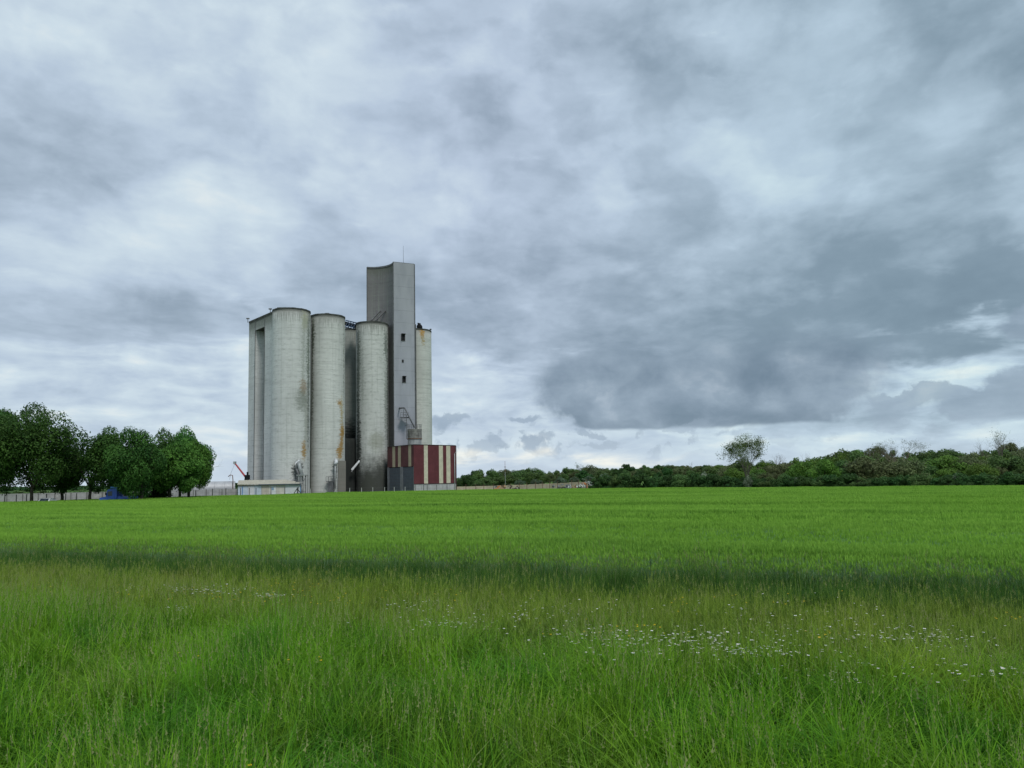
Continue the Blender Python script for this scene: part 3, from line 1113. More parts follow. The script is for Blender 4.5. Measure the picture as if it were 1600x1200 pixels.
def uvmesh(name, V, F, UV, mat, nsmooth=0):
    me = bpy.data.meshes.new(name)
    me.from_pydata([tuple(v) for v in V], [], F)
    me.update()
    l = me.uv_layers.new(name='UVMap')
    l.data.foreach_set('uv', np.array(UV, np.float32).ravel())
    sm = np.zeros(len(F), bool)
    sm[:nsmooth] = True
    me.polygons.foreach_set('use_smooth', sm)
    me.materials.append(mat)
    return me


def wall_uv(name, path, z0, z1, mat, parent, nz=10, closed=False, topz=None):
    """vertical sheet along a plan path, u = metres along it. With closed the ring becomes a solid with a flat top"""
    path = [Vector((p[0], p[1], 0)) for p in path]
    if closed:
        path = path + [path[0]]
    V, F, UV = [], [], []
    s_ = [0]
    for a, b in zip(path, path[1:]):
        s_.append(s_[-1] + (b - a).length)
    n = len(path)
    for j in range(nz + 1):
        z = z0 + (z1 - z0) * j / nz
        for p in path:
            V.append((p.x, p.y, z))
    for j in range(nz):
        for i in range(n - 1):
            a = j * n + i
            F.append((a, a + 1, a + n + 1, a + n))
            za, zb = z0 + (z1 - z0) * j / nz, z0 + (z1 - z0) * (j + 1) / nz
            UV += [(s_[i], za), (s_[i + 1], za), (s_[i + 1], zb), (s_[i], zb)]
    if closed:
        top = [nz * n + i for i in range(n - 1)]
        F.append(tuple(top))
        UV += [(V[k][0], 20.0) for k in top]
    return put(name, uvmesh(name, V, F, UV, mat), parent)


HS = 43.05
GZ = -0.2
M_dark = plain('dark_opening', (.018, .019, .021), .9, .1)
M_galv = plain('galvanised_steel', (.34, .36, .36), .55, .4, .3, var=.25, streak=.4)
M_steel = plain('weathered_steel', (.13, .135, .14), .6, .3, .3, var=.3)
M_rust = plain('rusty_iron', (.16, .085, .05), .85, .15, 0, var=.35)
M_white = plain('white_paint', (.62, .64, .66), .6, .25, var=.12, streak=.25)


def elevator():
    B = at_y(453, 762, 174)
    root = thing('grain_elevator', (B.x, B.y, 0), 'tall weathered concrete grain silos with a square headhouse tower beside the red striped shed', 'grain elevator')
    inv = Vector((-B.x, -B.y, 0))

    def P(o):
        o.location = (-B.x, -B.y, 0)
        return o
    orange, black = (.33, .20, .06), (.055, .06, .058)

    def ang_u(r, deg):
        return math.radians(deg) * r
    # (px of axis, depth, radius) front row from left to right
    s1 = at_y(453.7, 762, 174)
    s2 = at_y(511.2, 762, 180.8)
    s3 = at_y(581.8, 762, 190)
    s4 = at_y(651.5, 762, 200)
    sb = at_y(545, 762, 198.5)
    r1, r2, r3, r4 = 4.28, 4.12, 4.03, 4.1
    # view-facing angle is about -90 deg (towards the camera) in plan
    def face(px, c, r):
        """wall coordinate u of the point seen at pixel column px"""
        d = ray(px, 700)
        d = Vector((d.x, d.y)).normalized()
        oc = Vector((-c.x, -c.y))
        b_ = oc.dot(d)
        disc = b_ * b_ - (oc.length_squared - r * r)
        t_ = -b_ - math.sqrt(max(disc, 0))
        p_ = d * t_ - Vector((c.x, c.y))
        return (math.atan2(p_.y, p_.x) % (2 * math.pi)) * r

    def hz(py, px, y):
        return at_y(px, py, y).z
    specs = [
        (s1, r1, 'front silo at the left end of the row, widest and palest',
         concrete('concrete_a', (.60, .615, .60), [
             (face(481.5, s1, r1), 26, .8, 24, (.10, .11, .095), .8), (face(473, s1, r1), 30, .5, 14, (.25, .27, .23), .5),
             (face(474, s1, r1), hz(605, 470, 171), 1.3, 2.4, (.27, .20, .13), .7), (face(475, s1, r1), hz(703, 470, 171), .8, 2.8, orange, .9),
             (face(472, s1, r1), hz(625, 470, 171), 2.2, 3.2, (.17, .19, .16), .65), (face(476, s1, r1), hz(500, 470, 171), 1.4, 3.0, (.30, .31, .20), .6),
             (face(464, s1, r1), hz(738, 465, 171), 1.3, 3.4, (.055, .06, .06), .85), (face(470, s1, r1), hz(728, 470, 171), .8, 1.2, (.04, .045, .045), .8),
             (face(480, s1, r1), hz(550, 470, 171), .7, 9, (.22, .25, .21), .55), (face(478, s1, r1), hz(660, 470, 171), .8, 8, (.24, .25, .20), .5)],
             topdark=.8, grime=.55, seed=1.0)),
        (s2, r2, 'second silo in the row, with orange lichen down its right side',
         concrete('concrete_b', (.60, .615, .59), [
             (face(486.5, s2, r2), 30, .7, 20, (.08, .09, .075), .85), (face(537.5, s2, r2), 32, .5, 14, (.16, .17, .14), .7),
             (face(536, s2, r2), hz(672, 530, 177), 1.0, 1.9, orange, 1), (face(531, s2, r2), hz(629, 530, 177), 1.2, 1.0, orange, .95), (face(534, s2, r2), hz(650, 530, 177), .5, 6.0, (.36, .27, .10), .8),
             (face(531, s2, r2), hz(705, 530, 177), 1.1, 2.4, orange, .95), (face(534, s2, r2), hz(685, 530, 177), .9, 4.0, orange, .9),
             (face(488, s2, r2), hz(520, 490, 177), .7, 6, (.10, .12, .09), .85), (face(487, s2, r2), hz(600, 490, 177), .5, 12, (.20, .22, .17), .7),
             (face(524, s2, r2), hz(733, 524, 177), .9, 2.3, (.06, .065, .06), .75), (face(520, s2, r2), hz(752, 520, 177), 1.1, 1.6, (.16, .165, .16), .7)],
             topdark=.85, grime=.5, seed=9.0)),
        (s3, r3, 'third silo in front of the tower, blackened towards its foot',
         concrete('concrete_c', (.57, .585, .56), [
             (face(606, s3, r3), 24, .8, 26, (.08, .09, .08), .9), (face(559.5, s3, r3), 22, .8, 26, (.07, .08, .07), .9), (face(566, s3, r3), 30, .5, 12, (.22, .24, .21), .5),
             (face(560, s3, r3), hz(560, 560, 187), .9, 11, (.13, .15, .13), .8), (face(560, s3, r3), hz(700, 560, 187), 1.3, 10, (.045, .05, .045), .95),
             (face(575, s3, r3), hz(760, 575, 187), 3.2, 5.5, (.06, .065, .055), .85), (face(603, s3, r3), hz(540, 600, 187), .8, 5, (.12, .135, .12), .8),
             (face(603, s3, r3), hz(640, 600, 187), .6, 14, (.17, .185, .16), .7), (face(590, s3, r3), hz(690, 590, 187), 3.0, 3.0, (.20, .21, .15), .5), (face(598, s3, r3), hz(745, 595, 187), 2.5, 5.0, (.07, .075, .068), .85)],
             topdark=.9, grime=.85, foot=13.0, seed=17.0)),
        (s4, r4, 'silo behind the tower at the right end, orange patch at its top',
         concrete('concrete_d', (.56, .575, .545), [(face(661, s4, r4), hz(520, 661, 197), .9, 1.4, orange, .95), (face(662, s4, r4), hz(531, 661, 197), .6, 1.6, (.34, .25, .10), .8)],
                  topdark=.45, grime=.3, seed=23.0)),
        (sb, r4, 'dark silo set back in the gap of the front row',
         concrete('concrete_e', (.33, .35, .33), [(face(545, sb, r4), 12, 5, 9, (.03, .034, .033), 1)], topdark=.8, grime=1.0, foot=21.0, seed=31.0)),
        (s1 + Vector((-2.6, 10.2, 0)), 3.7, None, None),
        (s2 + Vector((-7.4, 7.6, 0)), r2, None, None),
        (s3 + Vector((-7.4 + 14, 21, 0)), r2, None, None),
    ]
    side = concrete('concrete_side', (.61, .62, .615), [], topdark=1.0, runlen=5.2, grime=.32, seed=3.0)
    M_rim = plain('dark_weathered_rim', (.075, .08, .072), .9, .1, var=.4, scale=.8)
    for (c, r, lab, mt) in specs:
        V, F, UV, nw = cyl_np(c.x, c.y, r, GZ, HS)
        o = P(put('silo', uvmesh('silo', V, F, UV, mt or side, nw), root))
        if lab:
            o['label'] = lab
        # coping ring, cut into short uneven stones of weathering
        rb = MB()
        n = 64
        for i in range(n):
            a, b = 2 * math.pi * i / n, 2 * math.pi * (i + 1) / n
            h = HS + .10 + rnd.uniform(0, .07)
            rb.raw([(c.x + rr * math.cos(t_), c.y + rr * math.sin(t_), z) for z in (HS - .22, h) for (rr, t_) in ((r + .07, a), (r + .07, b), (r - .25, b), (r - .25, a))],
                   [(0, 1, 5, 4), (2, 3, 7, 6), (4, 5, 6, 7), (0, 3, 2, 1)])
        ring = rb.build('roof_rim', M_rim, o)
    # ---- left end wall: two piers, a lintel, a deep recess
    A = at_y(425.2, 762, 173.3)
    C = at_y(386.2, 762, 184.4)
    dv = (C - A)
    Lw = dv.length
    dv.normalize()
    nv = Vector((dv.y, -dv.x, 0))
    if nv.dot(A) > 0:
        nv = -nv          # towards the camera

    def along(px):
        d = ray(px, 740)
        d = Vector((d.x, d.y))
        # solve A + s dv = t d
        det = dv.x * (-d.y) - dv.y * (-d.x)
        return ((-A.x) * (-d.y) - (-A.y) * (-d.x)) / det

    def wp(s_, off=0.0):
        return (A + dv * s_ - nv * off)
    t411, t395 = along(411.5), along(396.5)
    depth = 2.3
    P(wall_uv('end_pier', [wp(-.3, 6), wp(-.3), wp(t411), wp(t411, 6)], GZ, HS - .05, side, root, closed=True))
    P(wall_uv('end_pier', [wp(t395, 6), wp(t395), wp(Lw), wp(Lw, 6)], GZ, HS - .05, side, root, closed=True))
    P(wall_uv('recess_wall', [wp(t411 - .1, depth), wp(t395 + .1, depth), wp(t395 + .1, 6), wp(t411 - .1, 6)], GZ, HS - 1.0, concrete('concrete_recess', (.56, .57, .565), [], topdark=.35, grime=.2, seed=5.0), root, closed=True))
    lt = MB()
    q_ = [wp(t411 - .05, .02), wp(t395 + .05, .02), wp(t395 + .05, 6), wp(t411 - .05, 6)]
    P(wall_uv('lintel', q_, HS - 2.7, HS - .05, side, root, nz=2, closed=True))
    un = MB()
    un.raw([(p.x, p.y, HS - 2.7) for p in q_], [(0, 1, 2, 3)])
    P(un.build('lintel_soffit', M_rim, root))
    # roof edge strip of the end wall
    for (a, b) in ((-.35, Lw + .08),):
        e_ = MB()
        p0, p1 = wp(a, -.07), wp(b, -.07)
        p2, p3 = wp(b, .35), wp(a, .35)
        e_.prism([(p.x, p.y) for p in (p0, p1, p2, p3)], HS - .25, HS + .16)
        P(e_.build('roof_rim', M_rim, root))
    # dark joints of the end wall
    for s_ in (-.02, t411 - .02, t395 + .02):
        j_ = wp(s_, -.02)
        P(MB().tube([(j_.x, j_.y, GZ), (j_.x, j_.y, HS - .3)], .09, 5).build('wall_joint', M_steel, root))
    # link wall between the first two silos, with its downpipe
    la, lb = at_y(478, 762, 176.6), at_y(492, 762, 179.6)
    P(wall_uv('link_wall', [la, lb, lb + Vector((-3, 6, 0)), la + Vector((-3, 6, 0))], GZ, HS - .4, concrete('concrete_link', (.11, .12, .105), [], topdark=1.0, grime=1.0, seed=41.0), root, closed=True))  # the crevice's darkness is put into this wall's concrete colour
    dp = at_y(483.2, 762, 175.6)
    P(MB().tube([(dp.x, dp.y, .1), (dp.x, dp.y, HS - 2.4)], .11, 8).build('downpipe', M_galv, root, True))
    dp2 = at_y(485.0, 762, 175.9)
    P(MB().tube([(dp2.x, dp2.y, .1), (dp2.x, dp2.y, HS - 1.2)], .07, 6).build('downpipe', M_steel, root, True))
    # dark back wall closing the gap
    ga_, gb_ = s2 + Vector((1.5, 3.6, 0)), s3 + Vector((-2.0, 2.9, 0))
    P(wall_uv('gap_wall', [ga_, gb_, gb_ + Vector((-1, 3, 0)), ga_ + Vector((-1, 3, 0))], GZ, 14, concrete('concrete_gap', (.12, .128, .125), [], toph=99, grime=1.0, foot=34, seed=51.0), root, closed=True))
    # ---- headhouse tower
    HT = at_y(613, 409.5, 189.6).z
    K = at_y(615.5, 640, 189.6)          # the nearest corner
    L0 = at_y(573.5, 560, 193.9)
    R0 = at_y(648.5, 600, 191.9)
    cen = s3 + Vector((.2, -.2, 0))
    a1 = math.atan2(K.y - cen.y, K.x - cen.x)
    a2 = math.atan2(L0.y - cen.y, L0.x - cen.x)
    ra, rb2 = (K - cen).xy.length, (L0 - cen).xy.length
    arc = []
    for i in range(17):
        t_ = i / 16
        a = a1 + (a2 - a1) * t_
        r_ = ra + (rb2 - ra) * t_ - .75 * math.sin(t_ * math.pi)
        arc.append(Vector((cen.x + r_ * math.cos(a), cen.y + r_ * math.sin(a), 0)))
    back = Vector((R0.x, R0.y, 0)).normalized() * 9.0 + Vector((-.5, 0, 0))
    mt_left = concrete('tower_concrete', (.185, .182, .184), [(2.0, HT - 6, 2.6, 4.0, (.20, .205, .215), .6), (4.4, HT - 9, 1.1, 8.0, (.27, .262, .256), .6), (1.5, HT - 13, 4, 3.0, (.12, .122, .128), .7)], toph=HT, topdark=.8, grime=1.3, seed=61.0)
    arc_w = [arc[-1] + back] + [p for p in reversed(arc)]
    P(wall_uv('tower_side_wall', arc_w, GZ, HT, mt_left, root, nz=14))
    # painted metal cladding on the face, laid as panels
    m, n, o = newmat('tower_cladding')
    g = n.add('ShaderNodeNewGeometry').outputs['Position']
    a_ = n.noise(n.map(g, scale=(.5, .5, .12)), 1.0, 5, .6)
    c_ = n.mix(n.rng(a_, .3, .7), (.275, .29, .32), (.33, .345, .375))
    gz_ = n.sep(g)[2]
    c_ = n.mix(n.m('MULTIPLY', n.rng(n.noise(n.map(g, scale=(1.5, 1.5, .05)), 1.0, 4, .6), .55, .8), .35), c_, (.20, .21, .22))
    c_ = n.mix(n.rng(gz_, 58, 30, 0, .5), c_, n.mix(1.0, c_, (1.14, 1.14, 1.2), 'MULTIPLY'))
    principled(n, o, c_, .6, .3, bump=a_, bstr=.05)
    M_clad = m
    fd = (R0 - K)
    fl = fd.length
    fd.normalize()
    fn = Vector((fd.y, -fd.x, 0))
    nb = 19
    hh = HT / nb
    for i in range(nb):
        pl = MB()
        z0, z1 = i * hh + (GZ if i == 0 else 0) + .012, (i + 1) * hh - .012
        off = rnd.uniform(-.006, .006)
        a, b = K + fn * (.06 + off) + fd * .02, R0 + fn * (.06 + off) - fd * .02
        c, d = R0 - fn * .05, K - fn * .05
        pl.prism([(p.x, p.y) for p in (a, b, c, d)], z0, z1)
        P(pl.build('cladding_panel', M_clad, root))
    core = MB()
    core.prism([(p.x, p.y) for p in ([K - fn * .08, R0 - fn * .08, R0 + back - Vector((.1, 0, 0)), arc[-1] + back + Vector((.1, -.05, 0))] + [p + Vector((.12, .06, 0)) for p in reversed(arc[1:])])], GZ, HT - .25)
    P(core.build('tower_core', M_steel, root))
    # parapet trim
    tr = MB()
    ring = arc[::-1] + [R0]
    for a, b in zip(ring, ring[1:]):
        d = (b - a).normalized()
        nn = Vector((d.y, -d.x, 0)) * .10
        tr.prism([((a + nn).x, (a + nn).y), ((b + nn).x, (b + nn).y), ((b - nn * 2).x, (b - nn * 2).y), ((a - nn * 2).x, (a - nn * 2).y)], HT - .28, HT + .12)
    P(tr.build('parapet', M_steel, root))
    for nm, q2, w_ in (('corner_trim', K, .09), ('corner_trim', R0 + fd * .12, .13), ('corner_trim', arc[-1], .10)):
        P(MB().tube([(q2.x, q2.y - .06, GZ), (q2.x, q2.y - .06, HT)], w_, 6).build(nm, M_steel, root))
    # windows with hoods
    for (px, py0, py1, wd) in ((630.2, 523, 532.5, .75), (629.3, 562.5, 566, .32), (631.6, 589, 597.5, .65)):
        top, bot = at_y(px, py0, 190.7).z, at_y(px, py1, 190.7).z
        s_ = (at_y(px, py0, 190.7).x - K.x) / fd.x
        c = K + fd * s_
        M_ = Matrix.Translation((c.x, c.y, 0)) @ Matrix.Rotation(math.atan2(fd.y, fd.x), 4, 'Z')
        fr = MB()
        for lo, hi in (((-wd / 2 - .09, -.16, bot - .09), (-wd / 2, -.05, top + .09)), ((wd / 2, -.16, bot - .09), (wd / 2 + .09, -.05, top + .09)),
                       ((-wd / 2, -.16, bot - .09), (wd / 2, -.05, bot)), ((-wd / 2, -.16, top), (wd / 2, -.05, top + .09))):
            fr.box(lo, hi, M_)
        wf = P(fr.build('window', M_steel, root))
        MB().box((-wd / 2, -.10, bot), (wd / 2, -.065, top), M_).build('pane', M_dark, wf)
        if wd > .5:
            MB().box((-wd / 2 - .2, -.62, top + .10), (wd / 2 + .1, -.07, top + .2), M_).box((-wd / 2 - .2, -.5, bot - .1), (-wd / 2 - .12, -.065, top + .1), M_).build('hood', M_dark, wf)
    # aerial
    an = at_y(630.3, 412, 191.5)
    P(MB().tube([(an.x, an.y, HT), (an.x, an.y, at_y(630.3, 384, 191.5).z)], [.05, .03], 6).build('aerial', M_steel, root))
    # conveyor bridge over the gap, spouts, fans
    b0, b1 = at_y(536, 509, 186), at_y(560, 514.5, 192)
    tb = MB()
    dd = (b1 - b0).normalized()
    sd = Vector((dd.y, -dd.x, 0)).normalized() * .8
    for s_ in (-1, 1):
        for zz in (0, 1.3):
            tb.tube([b0 + sd * s_ + Vector((0, 0, zz)), b1 + sd * s_ + Vector((0, 0, zz))], .13, 6)
        for i in range(6):
            p0 = b0.lerp(b1, i / 6) + sd * s_
            p1 = b0.lerp(b1, (i + 1) / 6) + sd * s_ + Vector((0, 0, 1.3))
            tb.tube([p0, p1], .06, 4)
            tb.tube([p1, p1 - Vector((0, 0, 1.3))], .06, 4)
    M_blue = plain('blue_conveyor', (.045, .085, .16), .5, .4, var=.3)
    br = P(tb.build('conveyor_bridge', M_blue, root))
    tt = MB()
    tt.prism([((b0 + sd).x, (b0 + sd).y), ((b1 + sd).x, (b1 + sd).y), ((b1 - sd).x, (b1 - sd).y), ((b0 - sd).x, (b0 - sd).y)], b1.z + .25, b1.z + .75)
    tt.build('conveyor_trough', M_dark, br)
    for (x0, y0, x1, y1) in ((580, 501, 591.5, 488), (587, 501, 600, 487.5)):
        p0, p1 = at_y(x0, y0, 190.2), at_y(x1, y1, 192.6)
        P(MB().tube([p0 - Vector((0, 0, .3)), p0, p1, p1 + Vector((.3, .8, .4))], .24, 8).build('spout', M_steel, root, True))
    for (px, yy, hh_) in ((582, 189, .5), (596, 190, .7), (604, 191.5, .3), (511, 178, .45), (437, 171, .35), (451, 172, .3)):
        c = at_y(px, 500, yy)
        P(MB().box((c.x - .5, c.y - .4, HS + .02), (c.x + .5, c.y + .4, HS + hh_)).build('roof_hatch', M_steel, root))
    for (px, yy) in ((422.3, 175.0), (387.4, 184.9)):
        c = at_y(px, 490, yy)
        P(MB().tube([(c.x, c.y, HS), (c.x, c.y, HS + .9)], .08, 6).box((c.x - .35, c.y - .2, HS + .9), (c.x + .35, c.y + .2, HS + 1.15)).build('lightning_rod', M_steel, root))
    c = at_y(655.3, 511, 198)
    P(MB().tube([(c.x - .3, c.y + .6, HS), (c.x - .3, c.y + .6, HS + 1.2), (c.x - .1, c.y + .3, HS + 1.9)], .5, 10).tube([(c.x, c.y - .1, HS + .9), (c.x, c.y + .7, HS + .9)], .75, 14).build('roof_fan', M_dark, root, True))
    c = at_y(672.5, 513, 199.8)
    P(MB().tube([(c.x, c.y, HS - 1.2), (c.x, c.y, HS + .5)], .1, 6).box((c.x - .2, c.y - .2, HS + .4), (c.x + .3, c.y + .2, HS + .65)).build('lightning_rod', M_steel, root))
    # long thin pipe on the right of the tower
    c = at_y(650.4, 640, 195.3)
    P(MB().tube([(c.x, c.y, 8), (c.x, c.y, HS + 1)], .12, 6).build('downpipe', M_steel, root))
    # outlets at the foot of the first silo: spouts, platform, legs
    def pt(px, py, y):
        return at_y(px, py, y)
    y1_ = 168.4
    P(MB().tube([pt(466, 722, 170.2), pt(467, 724, 169.2), pt(471.5, 742, 168.6)], .42, 10).build('discharge_spout', M_galv, root, True))
    P(MB().tube([pt(462, 731, 170.2), pt(464, 734, 169), pt(470, 752, 168.6)], .28, 8).build('discharge_spout', M_steel, root, True))
    P(MB().tube([pt(468, 719, 170.0), pt(462, 724, 169.4), pt(462.5, 731, 169.2)], .2, 8).build('discharge_spout', M_white, root, True))
    p = pt(474, 742, y1_)
    P(MB().box((p.x - 1.3, p.y - .9, p.z - .15), (p.x + .9, p.y + .8, p.z + .05)).box((p.x - 1.0, p.y - .7, p.z - 1.5), (p.x - .2, p.y + .5, p.z - .15)).build('sampling_platform', M_galv, root))
    lg = MB()
    for dx_ in (-1.2, -.5, .2, .8):
        for dy_ in (-.8, .7):
            lg.box((p.x + dx_ - .05, p.y + dy_ - .05, -.2), (p.x + dx_ + .05, p.y + dy_ + .05, p.z))
    for zz in (1.2, 2.6):
        lg.box((p.x - 1.25, p.y - .85, zz), (p.x + .85, p.y - .78, zz + .07))
    lg.tube([(p.x - 1.2, p.y - .82, .2), (p.x + .8, p.y - .82, p.z - .2)], .045, 5)
    P(lg.build('platform_frame', M_steel, root))
    # second silo: chute with white pipe, caged ladder
    P(MB().tube([pt(524.5, 719.5, 177.6), pt(525.5, 722, 176.4), pt(523.5, 726, 176.2)], .45, 10).build('discharge_spout', M_white, root, True))
    P(MB().tube([pt(523.8, 726, 176.2), pt(523.6, 741, 176.2), pt(523.6, 764, 176.2)], .19, 8).build('discharge_spout', M_galv, root, True))
    P(MB().tube([pt(526.9, 730, 176.6), pt(526.9, 768, 176.6)], .08, 6).build('ladder_rail', M_galv, root, True))
    ld = MB()
    for k_ in range(16):
        a, b = pt(520.6, 742 + k_ * 1.7, 176.6), pt(523.2, 742 + k_ * 1.7, 176.6)
        ld.tube([a, b], .045, 4)
    for px in (520.6, 523.2):
        ld.tube([pt(px, 740, 176.6), pt(px, 768, 176.6)], .05, 4)
    P(ld.build('ladder', M_steel, root))
    p = pt(517, 752, 176)
    P(MB().box((p.x - 1.0, p.y - .6, p.z - .1), (p.x + .9, p.y + .6, p.z + .05)).box((p.x - .5, p.y - .5, -.2), (p.x + .6, p.y + .5, p.z - .08)).build('sampling_platform', M_steel, root))
    fr = MB()
    for dx_ in (-1.0, -.4, .2, .85):
        fr.box((p.x + dx_ - .04, p.y - .6, p.z), (p.x + dx_ + .04, p.y - .52, p.z + 1.1))
    fr.box((p.x - 1.0, p.y - .6, p.z + 1.05), (p.x + .9, p.y - .52, p.z + 1.12))
    P(fr.build('guard_rail', M_steel, root))
    # flat render patch at the right of the second silo
    ra_, rb_ = at_y(528.5, 762, 177.9), at_y(540.3, 762, 180.4)
    P(wall_uv('buttress', [ra_, rb_, rb_ + Vector((-1, 2, 0)), ra_ + Vector((-1, 2, 0))], GZ, at_y(533, 719.5, 178).z, concrete('concrete_buttress', (.235, .225, .20), [], toph=99, grime=.6, seed=71.0), root, closed=True))
    # pale inclined spout in the dark gap
    P(MB().tube([pt(563.5, 719.3, 187.6), pt(561.5, 720.5, 187.0), pt(550, 734, 186.6), pt(549.8, 737.5, 186.6)], .27, 8).build('discharge_spout', M_white, root, True))
    # platform, ladder and pipe on the tower above the shed, and the bin on the shed side
    px_ = at_y(633, 652, 189)
    pf = MB()
    pf.box((px_.x - 1.1, px_.y - .9, px_.z - .18), (px_.x + 1.0, px_.y + 1.0, px_.z))
    for dx_ in (-1.05, -.4, .3, .95):
        pf.box((px_.x + dx_ - .035, px_.y - .9, px_.z), (px_.x + dx_ + .035, px_.y - .83, px_.z + 1.15))
    pf.box((px_.x - 1.1, px_.y - .9, px_.z + 1.1), (px_.x + 1.0, px_.y - .83, px_.z + 1.17))
    pf.box((px_.x - 1.1, px_.y - .9, px_.z + .55), (px_.x + 1.0, px_.y - .84, px_.z + .6))
    pf.tube([(px_.x - .3, px_.y - .3, px_.z), (px_.x - .3, px_.y - .3, px_.z + 2.3)], .06, 5)
    P(pf.build('tower_platform', M_steel, root))
    P(MB().tube([pt(624, 637.8, 190.5), pt(625, 637.8, 188.7), pt(631.5, 637.2, 188.4), pt(633, 639, 188.3), pt(647.5, 668, 186.4)], .17, 8).build('feed_pipe', M_steel, root, True))


elevator()


# ------------------------------------------------------------------ red striped shed
def profiled(name, a, b, z0, z1, mat, parent, out, pitch=.33, rib=.05, flat=.55):
    """profiled metal sheet from plan point a to b: real ribs"""
    d = (b - a)
    L_ = d.length
    d = d / L_
    pts = []
    n = max(1, round(L_ / pitch))
    p = L_ / n
    for i in range(n):
        s0 = i * p
        pts += [(s0, 0), (s0 + p * flat, 0), (s0 + p * (flat + .1), rib), (s0 + p * .9, rib)]
    pts.append((L_, 0))
    V = []
    for z in (z0, z1):
        V += [tuple(Vector((*(a + d * s_ + out * o_).xy, z))) for (s_, o_) in pts]
    V += [tuple(Vector((*(a + d * s_ - out * .05).xy, z))) for z in (z0, z1) for s_ in (0, L_)]
    k = len(pts)
    F = [(i, i + 1, k + i + 1, k + i) for i in range(k - 1)]
    F += [(2 * k, 2 * k + 2, 2 * k + 3, 2 * k + 1), (k - 1, 2 * k + 1, 2 * k + 3, 2 * k - 1), (0, k, 2 * k + 2, 2 * k)]
    F.append(tuple(range(k, 2 * k)) + (2 * k + 3, 2 * k + 2))
    return put(name, mesh_np(name, V, F, mat), parent)


